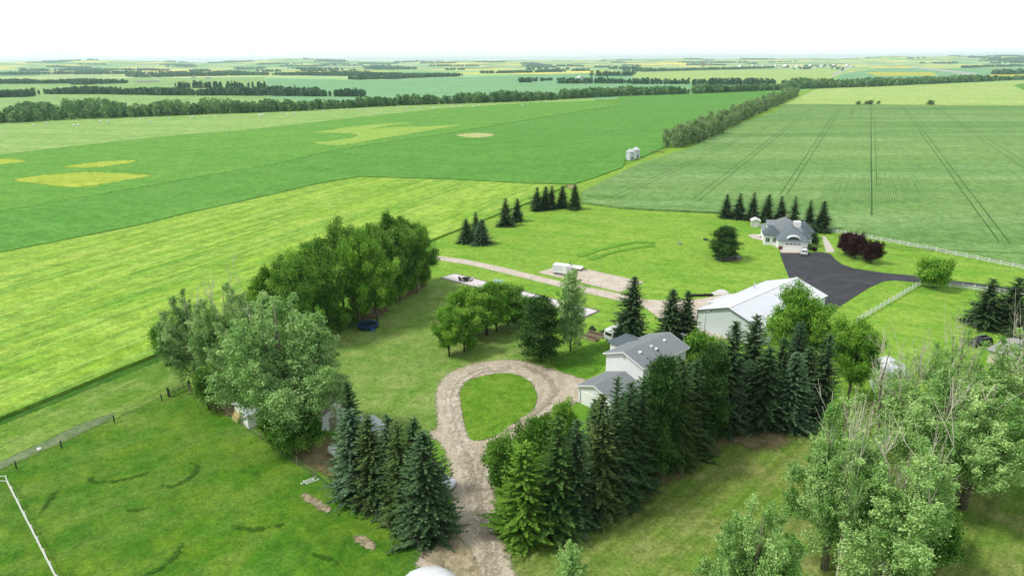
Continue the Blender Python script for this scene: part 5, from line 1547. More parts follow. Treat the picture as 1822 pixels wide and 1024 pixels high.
prof = [(-1.7, 0.05), (-1.62, 0.45), (-1.35, 0.66), (1.35, 0.66), (1.62, 0.45), (1.7, 0.05)]
m.tube([(x, 0, 1.0) for x, _ in prof], [q for _, q in prof], 18); m.build('tank_shell', M_whitepaint, r)
for x in (-0.9, 0.9):
    m = MB(); m.box(x - 0.08, x + 0.08, -0.5, 0.5, 0.0, 0.5); m.build('cradle', M_darkmetal, r)

# --- neighbouring house at the right edge
na, nb_ = G(1755, 645), G(1900, 690)
naz = math.atan2(-(nb_ - na).y, (nb_ - na).x)
nh = yard_root('neighbouring_house', 'neighbouring bungalow with a pale grey roof cut off by the right edge', 'house', na, naz)
nw = 15.0
block(nh, 0, nw, 0, 8.0, 0, 2.7, M_cream)
for sgn in (0, 1):
    m = MB()
    e = -0.5 if sgn == 0 else 8.5
    m.add(*slab((-0.5, e, 2.65), (nw + 0.5, e, 2.65), (nw + 0.5, 4.0, 4.6), (2.2, 4.0, 4.6), 0.14)); m.build('roof_slope', M_shingl, nh)
m = MB(); m.add([(-0.5, -0.5, 2.65), (-0.5, 8.5, 2.65), (2.2, 4.0, 4.6), (-0.5, -0.5, 2.5), (-0.5, 8.5, 2.5), (2.2, 4, 4.45)], [(0, 1, 2), (5, 4, 3), (0, 3, 4, 1), (1, 4, 5, 2), (2, 5, 3, 0)]); m.build('roof_hip', M_shingl, nh)
for x in (4.5, 9.0): window(nh, x, -0.005, 1.2, 1.6, 1.0, 'y', -1)
structure('concrete_pad', px([(1800, 600), (1812, 592), (1850, 592), (1900, 602), (1900, 618), (1840, 612)]), M_conc, nz())

# --- white domed tank roof at the bottom edge
r = thing('white_dome', 'white domed roof cut off by the bottom edge beside the drive', 'dome', G(764, 1085))
m = MB(); m.smooth = True
R_, n = 3.3, 32
rings = []
for (q, z) in [(1.0, 0.0), (1.0, 2.2), (1.03, 2.25), (0.98, 2.5), (0.86, 3.0), (0.66, 3.5), (0.4, 3.85), (0.15, 4.0), (0.02, 4.02)]:
    rings.append([(math.cos(2 * math.pi * k / n) * R_ * q, math.sin(2 * math.pi * k / n) * R_ * q, z) for k in range(n)])
mm = MB(); mm.loft(rings[:2]); mm.build('wall', M_steel, r)
m.loft(rings[2:]); m.build('dome_roof', M_whitepaint, r)
for k in range(8):
    a = 2 * math.pi * k / 8
    m = MB(); m.tube([(math.cos(a) * R_ * q, math.sin(a) * R_ * q, z + 0.02) for q, z in [(1.03, 2.26), (0.98, 2.5), (0.86, 3.0), (0.66, 3.5), (0.4, 3.85), (0.15, 4.0)]], 0.03, 5); m.build('roof_seam', M_trim, r)

# --- galvanised grain bins
def grain_bin(label, p, R_, h, hc):
    r = thing('grain_bin', label, 'grain bin', p, 0.3, 'grain bins at the shelterbelt end')
    n = 28
    nb = 7
    for k in range(nb):
        z0, z1 = h * k / nb, h * (k + 1) / nb
        m = MB(); m.smooth = True
        m.loft([[(math.cos(2 * math.pi * j / n) * rr, math.sin(2 * math.pi * j / n) * rr, z) for j in range(n)] for rr, z in ((R_, z0 + 0.02), (R_ + 0.035, (z0 + z1) / 2), (R_, z1))])
        m.build('wall_ring', M_metal, r)
    m = MB()
    m.loft([[(math.cos(2 * math.pi * j / n) * rr, math.sin(2 * math.pi * j / n) * rr, z) for j in range(n)] for rr, z in ((R_ + 0.15, h + 0.02), (0.4, h + hc))]); rf = m.build('roof', M_metal, r)
    m = MB(); m.tube([(0, 0, h + hc), (0, 0, h + hc + 0.2), (0, 0, h + hc + 0.35)], [0.42, 0.42, 0.05], 14); m.build('cap', M_metal, rf)
    m = MB(); m.box(-0.35, 0.35, -R_ - 0.08, -R_ + 0.05, 0.3, 1.9); m.build('door', M_darkmetal, r)
grain_bin('left galvanised grain bin nearest the camera at the shelterbelt end', G(1121, 284.5), 2.3, 4.6, 1.3)
grain_bin('right galvanised grain bin partly behind its twin at the shelterbelt end', G(1131, 281.5), 2.3, 4.8, 1.3)
# rusty scrap heap beside the belt
r = thing('scrap_pile', 'reddish pile of rusty scrap at the tip of the shelterbelt', 'scrap pile', G(1169, 272))
M_rust = plain('rust', lin(120, 74, 58), 0.95, var=0.3, scale=2)
for k in range(14):
    m = MB(); a = Vector((random.uniform(-3, 3), random.uniform(-1.2, 1.2), random.uniform(0.05, 0.7)))
    m.bar(a, a + Vector((random.uniform(-2, 2), random.uniform(-1, 1), random.uniform(-0.04, 0.7))), random.uniform(0.2, 0.6), random.uniform(0.1, 0.4)); m.build('scrap_piece', M_rust if k % 3 else M_wood, r)
# far grain elevators and town buildings
def tower(label, x, y, w, d, h, mat, name='grain_elevator', cat='elevator', gab=True, grp=None):
    r = thing(name, label, cat, G(x, y), 0.4, grp)
    m = MB(); m.box(-w / 2, w / 2, -d / 2, d / 2, 0, h); m.build('wall', mat, r)
    m = MB()
    if gab:
        m.add(*slab((-w / 2 - 0.3, -d / 2 - 0.3, h), (-w / 2 - 0.3, d / 2 + 0.3, h), (0, d / 2 + 0.3, h + w * 0.3), (0, -d / 2 - 0.3, h + w * 0.3), 0.2))
        m.add(*slab((w / 2 + 0.3, -d / 2 - 0.3, h), (w / 2 + 0.3, d / 2 + 0.3, h), (0, d / 2 + 0.3, h + w * 0.3), (0, -d / 2 - 0.3, h + w * 0.3), 0.2))
    else:
        m.box(-w / 2 - 0.3, w / 2 + 0.3, -d / 2 - 0.3, d / 2 + 0.3, h + 0.01, h + 0.5)
    m.build('roof', M_trimdark if mat is M_elev else M_trim, r)
M_elev = plain('elevator_brown', lin(132, 104, 96), 0.9, var=0.1)
M_town = plain('town_white', lin(206, 204, 200), 0.8, var=0.1)
tower('tall brown grain elevator left of the two on the far skyline', 1251, 119, 13, 13, 34, M_elev)
tower('shorter pinkish grain elevator right of the tall one on the far skyline', 1261, 118.5, 16, 13, 24, plain('elevator_pink', lin(186, 160, 150), 0.9, var=0.1))
M_townr = plain('town_brick', lin(150, 96, 84), 0.9, var=0.15)
for i in range(20):
    x = 1315 + i * 10.6 + random.uniform(-3, 3)
    tower('tiny pale building of the far town right of the grain elevators', x, 120.5 - (x - 1315) * 0.004 + random.uniform(-1.2, 1.0), random.uniform(14, 46), 18, random.uniform(6, 11), M_town if i % 4 else M_townr, 'town_building', 'building', i % 2 == 0, 'buildings of the far town')
for lab, x, y, w in [('white farm building among trees right of the middle distance', 1090, 134.5, 14), ('white farmhouse in front of the spruces on the far left plain', 345, 139.5, 16), ('white barn on the far left plain', 370, 140.5, 20), ('long white greenhouse beyond the left woods', 262, 147, 60), ('white farm shed beside the farm trees in the middle', 1032, 143.5, 22)]:
    tower(lab, x, y, w, 10, 5.5, M_town, 'far_building', 'building')

# ================================================================== FENCES
def fence(name, label, pts, spacing, post_h, rails, mat, post_w=0.14, rail_w=0.04, rail_h=0.14, post_mat=None, cat='fence', cap=True):
    P = [G(*p) for p in pts]
    r = thing(name, label, cat, P[0])
    o = P[0]
    for i in range(len(P) - 1):
        a, b = P[i] - o, P[i + 1] - o
        L_ = (b - a).length
        n = max(1, round(L_ / spacing))
        d = (b - a).normalized()
        for k in range(n + 1 if i == len(P) - 2 else n):
            q = a + (b - a) * (k / n)
            m = MB(); m.box(q.x - post_w / 2, q.x + post_w / 2, q.y - post_w / 2, q.y + post_w / 2, -0.05, post_h)
            if cap: m.box(q.x - post_w * 0.6, q.x + post_w * 0.6, q.y - post_w * 0.6, q.y + post_w * 0.6, post_h + 0.001, post_h + 0.04)
            m.build('post', post_mat or mat, r)
        off = Vector((-d.y, d.x, 0)) * (post_w / 2 + rail_w / 2 + 0.003)
        if off.y > 0: off = -off
        for z in rails:
            m = MB()
            if rail_h > 0.03: m.bar(a + off + Vector((0, 0, z)), b + off + Vector((0, 0, z)), rail_w, rail_h)
            else: m.tube([a + off + Vector((0, 0, z)), b + off + Vector((0, 0, z))], rail_h / 2, 4)
            m.build('rail' if rail_h > 0.03 else 'wire', mat, r)
    return r
fence('white_fence', 'long white rail fence along the edge of the wheat field', [(1474, 412.5), (1600, 435), (1700, 455), (1822, 480), (1900, 497)], 2.6, 1.35, (0.4, 0.75, 1.12), M_vinyl, 0.16)
fence('white_fence', 'white rail fence along the lower side of the asphalt drive', [(1640, 507.5), (1690, 511), (1822, 528), (1900, 538)], 2.6, 1.35, (0.4, 0.75, 1.12), M_vinyl, 0.16)
fence('white_fence', 'diagonal white rail fence running down towards the leafy trees', [(1636, 508), (1524, 574)], 2.4, 1.35, (0.4, 0.75, 1.12), M_vinyl, 0.16)
fence('white_pipe_fence', 'white pipe rail fence in the bottom left corner of the pasture', [(-60, 860), (14, 860), (60, 950), (106, 1040), (150, 1120)], 3.2, 1.3, (0.5, 1.2), M_vinyl, 0.11, 0.05, 0.09, cap=False)
M_wire = plain('fence_wire', lin(96, 100, 92), 0.7, var=0.1)
fence('wire_fence', 'dark posted wire fence between the mown strip and the pasture', [(-60, 876), (30, 834), (110, 797), (204, 752), (288, 713), (302, 707)], 6.0, 1.25, (0.3, 0.6, 0.9, 1.15), M_wire, 0.13, 0.01, 0.02, M_darkmetal, cap=False)
fence('wire_fence', 'weathered wire fence along the pasture beside sheds and spruces', [(338, 694), (430, 758), (500, 806), (560, 850), (640, 905), (745, 978), (790, 1012)], 5.0, 1.2, (0.3, 0.6, 0.9, 1.1), M_wire, 0.11, 0.01, 0.02, M_wood, cap=False)
# pasture gate
ga, gb = G(303, 706), G(336, 691)
r = thing('pasture_gate', 'dark green tubular gate at the pasture corner by the poplars', 'gate', ga)
e = gb - ga
M_gate = plain('gate_green', lin(40, 62, 48), 0.5, var=0.1)
for z in (0.25, 0.45, 0.65, 0.85, 1.08, 1.3):
    m = MB(); m.tube([(0, 0, z), (e.x, e.y, z)], 0.035, 6); m.build('bar', M_gate, r)
for k in range(5):
    q = e * (k / 4); m = MB(); m.tube([(q.x, q.y, 0.2), (q.x, q.y, 1.34)], 0.03, 6); m.build('upright', M_gate, r)
for k in range(4):
    q0, q1 = e * (k / 4), e * ((k + 1) / 4)
    m = MB(); m.tube([(q0.x, q0.y + 0.05, 0.25), (q1.x, q1.y + 0.05, 1.3)], 0.02, 5); m.build('brace', M_gate, r)
m = MB(); m.box(-0.32, -0.08, -0.12, 0.12, -0.05, 1.7); m.build('gate_post', M_darkmetal, r)
m = MB(); m.box(e.x + 0.08, e.x + 0.3, e.y - 0.1, e.y + 0.12, -0.05, 1.6); m.build('gate_post', M_darkmetal, r)
# orchard picket panel
r = yard_root('picket_fence', 'short run of pale pickets under the orchard trees', 'fence', G(846, 597), math.radians(-20))
for k in range(12):
    m = MB(); m.prism([(k * 0.28, 0), (k * 0.28 + 0.14, 0), (k * 0.28 + 0.14, 1.1), (k * 0.28 + 0.07, 1.22), (k * 0.28, 1.1)], 0, 0.03); m.build('picket', M_wood, r)
for z in (0.3, 0.85):
    m = MB(); m.box(0, 3.3, 0.034, 0.07, z, z + 0.09); m.build('rail', M_wood, r)

# ================================================================== VEHICLES AND YARD THINGS
M_tyre = M_black
M_rim = plain('wheel_rim', lin(170, 172, 176), 0.3, 0.5, 0.5, var=0.05)
M_carwhite = plain('car_white', lin(220, 224, 228), 0.25, 0.6, var=0.02)
M_carblack = plain('car_black', lin(20, 24, 30), 0.2, 0.7, var=0.05)
M_carglass = plain('car_glass', lin(20, 26, 32), 0.06, 0.8, var=0.05)
M_redlamp = plain('tail_lamp', lin(150, 30, 26), 0.3, 0.5, var=0.05)
M_lamp = plain('head_lamp', lin(214, 218, 220), 0.15, 0.6, var=0.05)
def wheel(parent, x, y, R_, w):
    m = MB(); m.smooth = True
    s = 1 if y > 0 else -1
    m.tube([(x, y - w / 2, R_), (x, y - w / 2 + 0.02, R_), (x, y + w / 2 - 0.02, R_), (x, y + w / 2, R_)], [R_ * 0.86, R_, R_, R_ * 0.86], 18)
    wo = m.build('wheel', M_tyre, parent)
    m = MB(); yy = y + s * w / 2; m.tube([(x, yy + s * 0.001, R_), (x, yy + s * 0.02, R_)], [R_ * 0.62, R_ * 0.55], 14); m.build('rim', M_rim, wo)
def car(name, label, p, rot, paint, suv=True):
    """x forward; two-box body with rounded shoulders, glass set into the cabin"""
    r = thing(name, label, 'car', p, rot)
    Lh, W2 = 2.32, 0.93
    m = MB(); m.smooth = False
    def ring(x, zl, zs, zt, wl, ws, wt):
        return [(x, -wl, zl), (x, -ws, zs), (x, -wt, zt), (x, wt, zt), (x, ws, zs), (x, wl, zl)]
    prof = [(-Lh, 0.48, 0.75, 0.98, 0.82, 0.86, 0.80), (-Lh + 0.12, 0.32, 0.72, 1.06, 0.88, 0.92, 0.86), (-1.5, 0.28, 0.72, 1.08, 0.90, W2, 0.88), (0.7, 0.28, 0.72, 1.06, 0.90, W2, 0.88),
            (1.15, 0.28, 0.70, 1.02, 0.90, W2, 0.86), (Lh - 0.25, 0.30, 0.66, 0.92, 0.88, 0.90, 0.80), (Lh - 0.02, 0.36, 0.60, 0.80, 0.80, 0.82, 0.70), (Lh, 0.42, 0.58, 0.72, 0.74, 0.76, 0.66)]
    m.loft([ring(*q) for q in prof]); m.build('body', paint, r, 0.04)
    zt = 1.72 if suv else 1.48
    c0 = [(-2.15, 0.86), (0.95, 0.86)]
    m = MB(); m.loft([[(-2.2, -0.84, 1.06), (1.05, -0.84, 1.04), (1.05, 0.84, 1.04), (-2.2, 0.84, 1.06)], [(-2.0, -0.70, zt - 0.06), (0.22, -0.70, zt - 0.04), (0.22, 0.70, zt - 0.04), (-2.0, 0.70, zt - 0.06)],
                      [(-1.85, -0.60, zt), (0.05, -0.60, zt + 0.02), (0.05, 0.60, zt + 0.02), (-1.85, 0.60, zt)]]); cb = m.build('cabin', paint, r, 0.05)
    def pane(a, b, c, d, nm):
        v = [Vector(q) for q in (a, b, c, d)]
        n = (v[1] - v[0]).cross(v[3] - v[0]).normalized()
        cen = sum(v, Vector()) / 4
        if n.dot(cen - Vector((-0.6, 0, 1.2))) < 0: n = -n
        m = MB(); v2 = [q + n * 0.022 for q in v]; v1 = [q - n * 0.02 for q in v]
        m.add(v1 + v2, [(0, 1, 2, 3), (7, 6, 5, 4), (0, 4, 5, 1), (1, 5, 6, 2), (2, 6, 7, 3), (3, 7, 4, 0)]); m.build(nm, M_carglass, cb)
    def lerp_side(t, z, s):
        u = (z - 1.05) / (zt - 0.05 - 1.05)
        xb, xt = -2.2 + t * 3.25, -2.0 + t * 2.22
        return (xb + (xt - xb) * u, s * (0.84 - 0.14 * u), z)
    for s in (-1, 1):
        for t0, t1 in ((0.06, 0.30), (0.34, 0.62), (0.66, 0.93)):
            pane(lerp_side(t0, 1.12, s), lerp_side(t1, 1.12, s), lerp_side(t1, zt - 0.14, s), lerp_side(t0, zt - 0.14, s), 'side_window')
    pane((0.97, -0.74, 1.12), (0.97, 0.74, 1.12), (0.33, 0.64, zt - 0.12), (0.33, -0.64, zt - 0.12), 'windscreen')
    pane((-2.17, -0.72, 1.14), (-2.17, 0.72, 1.14), (-2.04, 0.62, zt - 0.14), (-2.04, -0.62, zt - 0.14), 'rear_window')
    for x in (-1.4, 1.42):
        for y in (-0.86, 0.86): wheel(r, x, y, 0.36, 0.22)
    for y in (-0.66, 0.66):
        m = MB(); m.box(-Lh - 0.015, -Lh + 0.10, y - 0.14, y + 0.14, 0.74, 0.96); m.build('tail_light', M_redlamp, r)
        m = MB(); m.box(Lh - 0.1, Lh + 0.012, y - 0.13 * 1, y + 0.07, 0.60, 0.70); m.build('headlight', M_lamp, r)
    for y in (-0.70, 0.70):
        m = MB(); m.bar((-1.7, y * 0.86, zt + 0.05), (0.0, y * 0.86, zt + 0.06), 0.05, 0.05); m.build('roof_rail', M_metal if paint is M_carblack else M_darkmetal, r)
    for y in (-1.0, 1.0):
        m = MB(); m.box(0.68, 0.86, y - 0.07, y + 0.07, 1.05, 1.2); m.build('mirror', paint, r)
    m = MB(); m.box(-Lh - 0.03, -Lh + 0.08, -0.85, 0.85, 0.36, 0.52); m.build('bumper', M_darkmetal, r)
    return r
car('parked_car', 'white hatchback parked on the asphalt before the far double garage', G(1430.5, 452), math.radians(67), M_carwhite)
car('parked_car', 'black station wagon with silver roof rails beside the neighbouring house', G(1742, 614), math.radians(195), M_carblack)
car('parked_car', 'white car poking out behind the near spruce at the drive', G(781, 862), math.radians(-25), M_carwhite)

# white enclosed cargo trailer, tandem axle, sloped nose to the right
r = thing('cargo_trailer', 'white enclosed tandem-axle cargo trailer on the gravel pad', 'trailer', G(1000, 487.5), math.radians(-24))
M_trailer = ribbed('trailer_skin', lin(216, 220, 224), 0.6, axis='X', depth=0.01, var=0.03)
m = MB(); m.loft([[(x, -wv, 0.45), (x, wv, 0.45), (x, wv, zt_), (x, -wv, zt_)] for x, wv, zt_ in ((-2.2, 1.08, 2.55), (1.7, 1.08, 2.55), (2.35, 0.45, 2.45))]); m.build('box_body', M_trailer, r, 0.05)
m = MB(); m.box(-2.2, 1.7, -1.05, 1.05, 2.56, 2.64); m.build('roof', M_trim, r, 0.03)
m = MB(); m.box(-2.15, 1.9, -0.95, 0.95, 0.32, 0.449); m.build('chassis', M_darkmetal, r)
for x in (-1.15, -0.35):
    for y in (-1.0, 1.0): wheel(r, x, y, 0.34, 0.2)
for s in (-1, 1):
    m = MB(); m.box(-1.6, 0.1, s * 1.16 - 0.075, s * 1.16 + 0.075, 0.72, 0.78); m.box(-1.7, -1.6, s * 1.16 - 0.075, s * 1.16 + 0.075, 0.5, 0.72); m.box(0.1, 0.2, s * 1.16 - 0.075, s * 1.16 + 0.075, 0.5, 0.72); m.build('fender', M_trim, r)
m = MB(); m.bar((2.2, -0.5, 0.42), (3.3, 0, 0.42), 0.1); m.bar((2.2, 0.5, 0.42), (3.3, 0, 0.42), 0.1); m.tube([(3.25, 0, 0), (3.25, 0, 0.75)], 0.05, 8); m.build('drawbar', M_darkmetal, r)
m = MB(); m.box(0.65, 1.35, -1.115, -1.082, 0.55, 2.3); m.build('side_door', M_trim, r)
# low utility trailer behind it
r = thing('utility_trailer', 'low white-sided utility trailer with black frame beside the cargo trailer', 'trailer', G(1024, 480), math.radians(-24))
m = MB(); m.box(-1.7, 1.7, -0.95, 0.95, 0.55, 0.63); m.build('deck', M_trim, r)
for y in (-0.98, 0.98):
    m = MB(); m.box(-1.75, 1.75, y - 0.03, y + 0.03, 0.64, 1.0); m.build('side_panel', M_trim, r)
    wheel(r, -0.1, y * 1.17, 0.33, 0.2)
m = MB(); m.box(-1.75, 1.75, -0.9, 0.9, 0.4, 0.549); m.build('frame', M_black, r)
m = MB(); m.bar((1.7, 0.5, 0.48), (3.0, 0, 0.48), 0.1); m.bar((1.7, -0.5, 0.48), (3.0, 0, 0.48), 0.1); m.tube([(2.9, 0, 0), (2.9, 0, 0.8)], 0.05, 8); m.build('drawbar', M_black, r)
m = MB(); m.box(-1.8, -1.74, -0.95, 0.95, 0.64, 1.7); m.build('ramp_gate', M_darkmetal, r)

# camper behind the white house
r = thing('camper', 'white camper parked behind the white house beside the raised beds', 'camper', G(1096, 603), math.radians(42))
m = MB(); m.prism([(-2.4, 0.5), (-2.5, 1.3), (-2.2, 2.5), (2.1, 2.6), (2.5, 1.9), (2.4, 0.5)], -1.1, 1.1); m.build('shell', M_carwhite, r, 0.08)
for s in (-1, 1):
    for x in (-1.4, 0.9):
        m = MB(); m.box(x - 0.45, x + 0.45, s * 1.1 - 0.02, s * 1.1 + 0.02, 1.4, 2.0); m.build('side_window', M_carglass, r)
m = MB(); m.box(-2.50, -2.38, -0.75, 0.75, 1.45, 2.05); m.build('rear_window', M_carglass, r)
for x in (-0.6, 0.2):
    for y in (-1.0, 1.0): wheel(r, x, y, 0.34, 0.2)
m = MB(); m.bar((2.3, 0, 0.45), (3.4, 0, 0.45), 0.12); m.tube([(3.3, 0, 0), (3.3, 0, 0.7)], 0.05, 8); m.build('drawbar', M_darkmetal, r)

# trampoline
r = thing('trampoline', 'blue-rimmed round trampoline with steps on the yard lawn', 'trampoline', G(655, 583))
M_blue = plain('trampoline_blue', lin(20, 72, 134), 0.5, var=0.12)
M_mat_ = plain('trampoline_mat', lin(24, 40, 54), 0.7, var=0.1)
n = 40
def tor(ra, rb, z0, z1):
    v, f = [], []
    for k in range(n):
        a = 2 * math.pi * k / n
        for (q, z) in ((ra, z0), (rb, z0), (rb, z1), (ra, z1)): v.append((math.cos(a) * q, math.sin(a) * q, z))
    for k in range(n):
        j = (k + 1) % n
        for q in range(4): f.append((k * 4 + q, k * 4 + (q + 1) % 4, j * 4 + (q + 1) % 4, j * 4 + q))
    return v, f
m = MB(); m.add(*tor(1.75, 2.12, 0.82, 0.88)); m.build('rim_pad', M_blue, r)
m = MB(); m.loft([[(math.cos(2 * math.pi * k / n) * 1.76, math.sin(2 * math.pi * k / n) * 1.76, z) for k in range(n)] for z in (0.80, 0.815)]); m.build('jumping_mat', M_mat_, r)
m = MB(); m.add(*tor(2.02, 2.13, 0.36, 0.815)); m.build('skirt', plain('skirt_navy', lin(16, 30, 58), 0.7, var=0.1), r)
for k in range(4):
    a = 0.4 + k * math.pi / 2
    m = MB()
    p0, p1 = (math.cos(a - 0.25) * 1.98, math.sin(a - 0.25) * 1.98), (math.cos(a + 0.25) * 1.98, math.sin(a + 0.25) * 1.98)
    m.tube([(p0[0], p0[1], 0.8), (p0[0], p0[1], 0.03), (p1[0], p1[1], 0.03), (p1[0], p1[1], 0.8)], 0.035, 6); m.build('leg', M_metal, r)
for k in range(5):
    a = 0.2 + k * 0.65
    m = MB(); m.tube([(math.cos(a) * 2.16, math.sin(a) * 2.16, 0.4), (math.cos(a) * 2.16, math.sin(a) * 2.16, 2.2)], 0.035, 6); m.build('net_pole', M_darkmetal, r)
m = MB()
m.bar((1.05, -2.1, 0.85), (1.25, -2.75, 0.0), 0.06); m.bar((1.55, -1.9, 0.85), (1.75, -2.55, 0.0), 0.06)
for t in (0.25, 0.5, 0.78):
    m.bar((1.05 + 0.2 * t, -2.1 - 0.65 * t, 0.85 * (1 - t)), (1.55 + 0.2 * t, -1.9 - 0.65 * t, 0.85 * (1 - t)), 0.12, 0.05)
m.build('ladder', plain('ladder_blue', lin(40, 110, 190), 0.5), r)

# raised garden beds
for lab, p in (('near raised wooden garden bed by the columnar aspen', (1048, 603)), ('far raised wooden garden bed by the columnar aspen', (1061, 597.5))):
    r = thing('garden_bed', lab, 'garden bed', G(*p), math.radians(-38), 'raised garden beds')
    for (x0, x1, y0, y1) in ((-1.9, 1.9, -0.7, -0.6), (-1.9, 1.9, 0.6, 0.7), (-1.9, -1.8, -0.598, 0.598), (1.8, 1.9, -0.598, 0.598)):
        for q in range(2):
            m = MB(); m.box(x0, x1, y0, y1, 0.01 + q * 0.3, 0.295 + q * 0.3); m.build('plank', M_wood, r)
    m = MB(); m.box(-1.79, 1.79, -0.59, 0.59, 0.02, 0.45); m.build('soil', M_soilbed, r)

# fire ring and swing frame on the white gravel strip
r = thing('fire_ring', 'dark ring of stones with a fire bowl on the white gravel strip', 'fire pit', G(829, 498.5))
for k in range(14):
    a = 2 * math.pi * k / 14
    m = MB(); m.loft([[(math.cos(a) * 1.5 + math.cos(2 * math.pi * j / 7) * q, math.sin(a) * 1.5 + math.sin(2 * math.pi * j / 7) * q, z) for j in range(7)] for q, z in ((0.30, 0.0), (0.34, 0.2), (0.22, 0.38))]); m.build('stone', M_darkmetal if k % 3 else M_stone, r)
m = MB(); m.loft([[(math.cos(2 * math.pi * j / 18) * q, math.sin(2 * math.pi * j / 18) * q, z) for j in range(18)] for q, z in ((0.5, 0.0), (0.85, 0.45), (0.9, 0.6), (0.8, 0.6), (0.4, 0.2))]); m.build('fire_bowl', M_black, r)
for lab, x, y, rz in (('dark garden chair left of the fire ring', 820, 499.5, 1.2), ('pale garden chair right of the fire ring', 838, 499, -1.4)):
    r = thing('garden_chair', lab, 'chair', G(x, y), rz)
    mm_ = M_darkmetal if 'dark' in lab else M_vinyl
    m = MB(); m.box(-0.3, 0.3, -0.28, 0.28, 0.36, 0.42); m.build('seat', mm_, r)
    m = MB(); m.bar((0, 0.28, 0.42), (0, 0.48, 1.05), 0.6, 0.05); m.build('backrest', mm_, r)
    for (lx, ly) in ((-0.26, -0.24), (0.26, -0.24), (-0.26, 0.24), (0.26, 0.24)):
        m = MB(); m.box(lx - 0.03, lx + 0.03, ly - 0.03, ly + 0.03, 0, 0.359); m.build('leg', mm_, r)
r = thing('swing_bench', 'small roofed swing bench behind the orchard by the white gravel strip', 'bench', G(886, 514), math.radians(-20))
M_teal_ = plain('canopy_teal', lin(140, 170, 170), 0.7)
m = MB(); m.add(*slab((-1.1, -0.8, 1.95), (1.1, -0.8, 1.95), (1.1, 0.7, 2.2), (-1.1, 0.7, 2.2), 0.06)); m.build('canopy', M_teal_, r)
for x in (-1.0, 1.0):
    m = MB(); m.bar((x, -0.7, 0), (x, -0.1, 1.96), 0.07); m.bar((x, 0.6, 0), (x, 0.1, 2.02), 0.07); m.build('side_frame', M_darkmetal, r)
m = MB(); m.box(-0.85, 0.85, -0.25, 0.25, 0.5, 0.58); m.build('seat', M_teal_, r)
m = MB(); m.bar((0, 0.27, 0.58), (0, 0.4, 1.15), 1.7, 0.06); m.build('backrest', M_teal_, r)
for x in (-0.8, 0.8):
    m = MB(); m.tube([(x, 0, 0.58), (x, 0, 1.98)], 0.015, 5); m.build('chain', M_metal, r)

# dark tarped stack by the concrete apron
r = thing('tyre_stack', 'low dark row of old tyres on the lawn near the shop apron', 'tyre stack', G(1246, 527), math.radians(4))
for k in range(8):
    for lv in range(2):
        m = MB(); m.smooth = True
        cx, cy, z0 = -2.6 + k * 0.74 + (0.06 if lv else 0), random.uniform(-0.1, 0.1), lv * 0.27
        nn = 18
        v, f = [], []
        for q in range(nn):
            a = 2 * math.pi * q / nn
            for (rr, z) in ((0.20, 0.03), (0.36, 0.005), (0.38, 0.13), (0.36, 0.255), (0.20, 0.23)): v.append((cx + math.cos(a) * rr, cy + math.sin(a) * rr, z0 + z))
        for q in range(nn):
            j = (q + 1) % nn
            for w in range(5): f.append((q * 5 + w, q * 5 + (w + 1) % 5, j * 5 + (w + 1) % 5, j * 5 + w))
        m.add(v, f); m.build('tyre', M_black, r)

# yard light pole
r = thing('light_pole', 'slim grey yard light pole in front of the shop gable', 'lamp post', G(1252, 606))
m = MB(); m.tube([(0, 0, 0), (0, 0, 6.2)], [0.09, 0.06], 8); m.build('pole', M_metal, r)
m = MB(); m.tube([(0, 0, 6.1), (0.7, -0.2, 6.35)], 0.035, 6); m.build('arm', M_metal, r)
m = MB(); m.box(0.6, 1.0, -0.32, -0.12, 6.28, 6.4); m.build('lamp_head', M_darkmetal, r)

# stone bed under the lone pine
M_bed = ground_mat('stone_bed', [lin(120, 120, 122), lin(104, 106, 106), lin(140, 138, 136)], 0.3, 0.9, 3.0, ragged=0.25, bump=0.5)
patch('stone_bed', px(smooth_closed([(1272, 461), (1285, 456.5), (1305, 456), (1321, 459), (1316, 463), (1295, 465.5), (1278, 465)], 4)), M_bed, nz(), 0.3, 0.25, lawn)
def rock(name, label, p, s, mat=None):
    r_ = np.random.default_rng(int(p.x * 100) % 1000 + 5)
    m = MB()
    rings = []
    for q, z in ((0.9, -0.02), (1.0, 0.3), (0.75, 0.62), (0.3, 0.78)):
        rings.append([(math.cos(2 * math.pi * j / 9) * q * s * r_.uniform(0.8, 1.15), math.sin(2 * math.pi * j / 9) * q * s * r_.uniform(0.8, 1.15), z * s * r_.uniform(0.9, 1.1)) for j in range(9)])
    m.loft(rings)
    o = m.build(name, mat or M_stone, None)
    o.location = p
    tag(o, label, 'rock')
rock('garden_rock', 'dark rock on the stone bed right of the lone pine', G(1309, 460.5), 0.7, M_darkmetal)
rock('garden_rock', 'grey rock on the stone bed below the lone pine', G(1298, 462.5), 0.6)
rock('garden_rock', 'pale rock alone on the lawn left of the lone pine', G(1210, 434), 0.7)
rock('garden_rock', 'dark rock by the patio path of the far house', G(1255, 427), 0.8, M_darkmetal)
rock('field_stone', 'white stone on the worn track beside the pasture', G(70, 799), 0.35, M_whitepaint)
# patio furniture of the far house
for lab, x, y in (('patio table on the paving left of the far house', 1352, 422), ('second patio table nearer the far house wall', 1372, 430)):
    r = thing('patio_table', lab, 'table', G(x, y), 0.3)
    m = MB(); m.tube([(0, 0, 0.70), (0, 0, 0.74)], 0.7, 18); m.build('table_top', M_trim if 'second' not in lab else M_trimdark, r)
    m = MB(); m.tube([(0, 0, 0), (0, 0, 0.699)], 0.06, 8); m.build('pedestal', M_darkmetal, r)
    m = MB(); m.tube([(0, 0, 0), (0, 0, 0.03)], 0.35, 12); m.build('base', M_darkmetal, r)
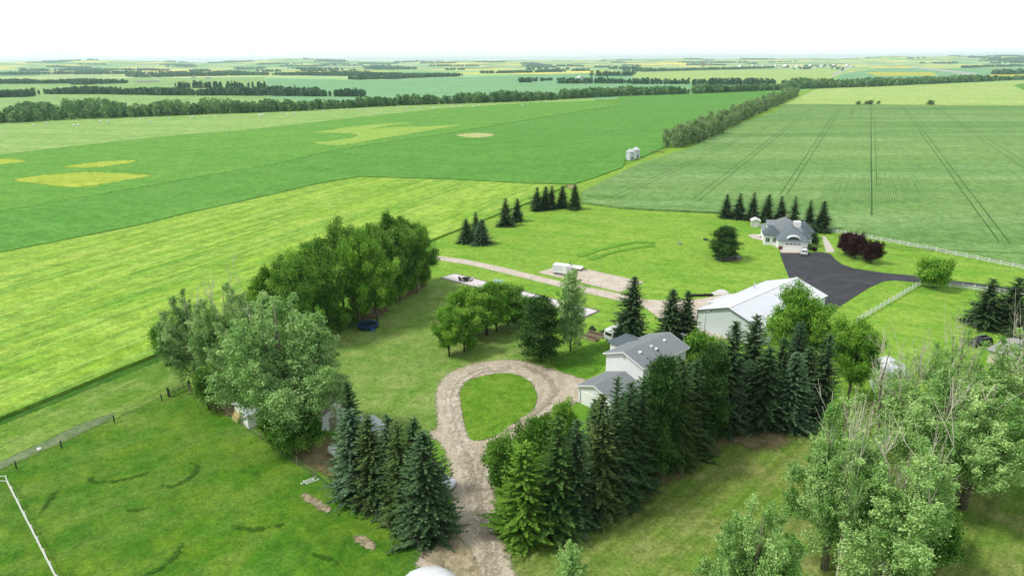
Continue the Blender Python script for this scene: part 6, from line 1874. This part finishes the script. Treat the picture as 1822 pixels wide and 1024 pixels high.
# white jump poles lying in the pasture
for i, (x, y) in enumerate(((551, 853), (556, 857), (547, 857))):
    r = thing('jump_pole', ordinal(i).capitalize() + ' white pole from the top of the small pile in the pasture', 'pole', G(x, y), math.radians(35))
    m = MB(); m.tube([(-0.8, 0, 0.09), (0.8, 0, 0.09)], 0.06, 8); m.build('shaft', M_vinyl, r)
    for e_ in (-0.8, 0.8):
        m = MB(); m.box(e_ - 0.05, e_ + 0.05, -0.16, 0.16, 0, 0.16); m.build('end_block', M_vinyl, r)

# white wrapped bales along the hay field
bm_ = MB(); bm_.smooth = True
bm_.tube([(-0.75, 0, 0.75), (-0.68, 0, 0.75), (0.68, 0, 0.75), (0.75, 0, 0.75)], [0.62, 0.75, 0.75, 0.62], 16)
bale_me = bm_.mesh('wrapped_bale'); bale_me.materials.append(plain('bale_wrap', lin(222, 226, 228), 0.5, var=0.03))
tops = [(0, 229), (60, 223), (82, 219), (132, 223), (140, 223), (179, 216), (192, 216), (250, 212), (267, 216), (301, 211), (339, 210), (343, 208), (365, 209), (384, 207), (464, 206), (469, 204), (462, 204.5),
        (502, 200.5), (511, 205), (524, 202), (576, 199), (617, 195), (640, 196), (651, 194), (680, 195), (725, 191.5), (748, 192), (771, 193), (805, 191), (818, 190), (852, 188), (842, 189.5), (929, 187), (940, 186), (971, 181.5)]
for (x, y) in tops:
    o = bpy.data.objects.new('wrapped_bale', bale_me); C.objects.link(o)
    o.location = G(x, y + 1.0); o.rotation_euler = (0, 0, random.uniform(0, 3.1)); 
    tag(o, 'tiny white wrapped bale in the hay field before the tree belt', 'bale', 'wrapped bales in the hay field')

# ================================================================== HAZE
hz = MB(); hz.box(-15900, 15900, -15900, 15900, -6.0, 114.0)
t = NT('haze')
v = t.n('ShaderNodeVolumePrincipled')
v.inputs['Color'].default_value = (0.66, 0.84, 1.0, 1)
v.inputs['Density'].default_value = 0.000075
v.inputs['Anisotropy'].default_value = 0.5
t.l(v.outputs[0], t.out.inputs['Volume'])
haze = hz.build('haze', t.m)
tag(haze, 'pale summer haze over the plain', 'haze', None, 'stuff')
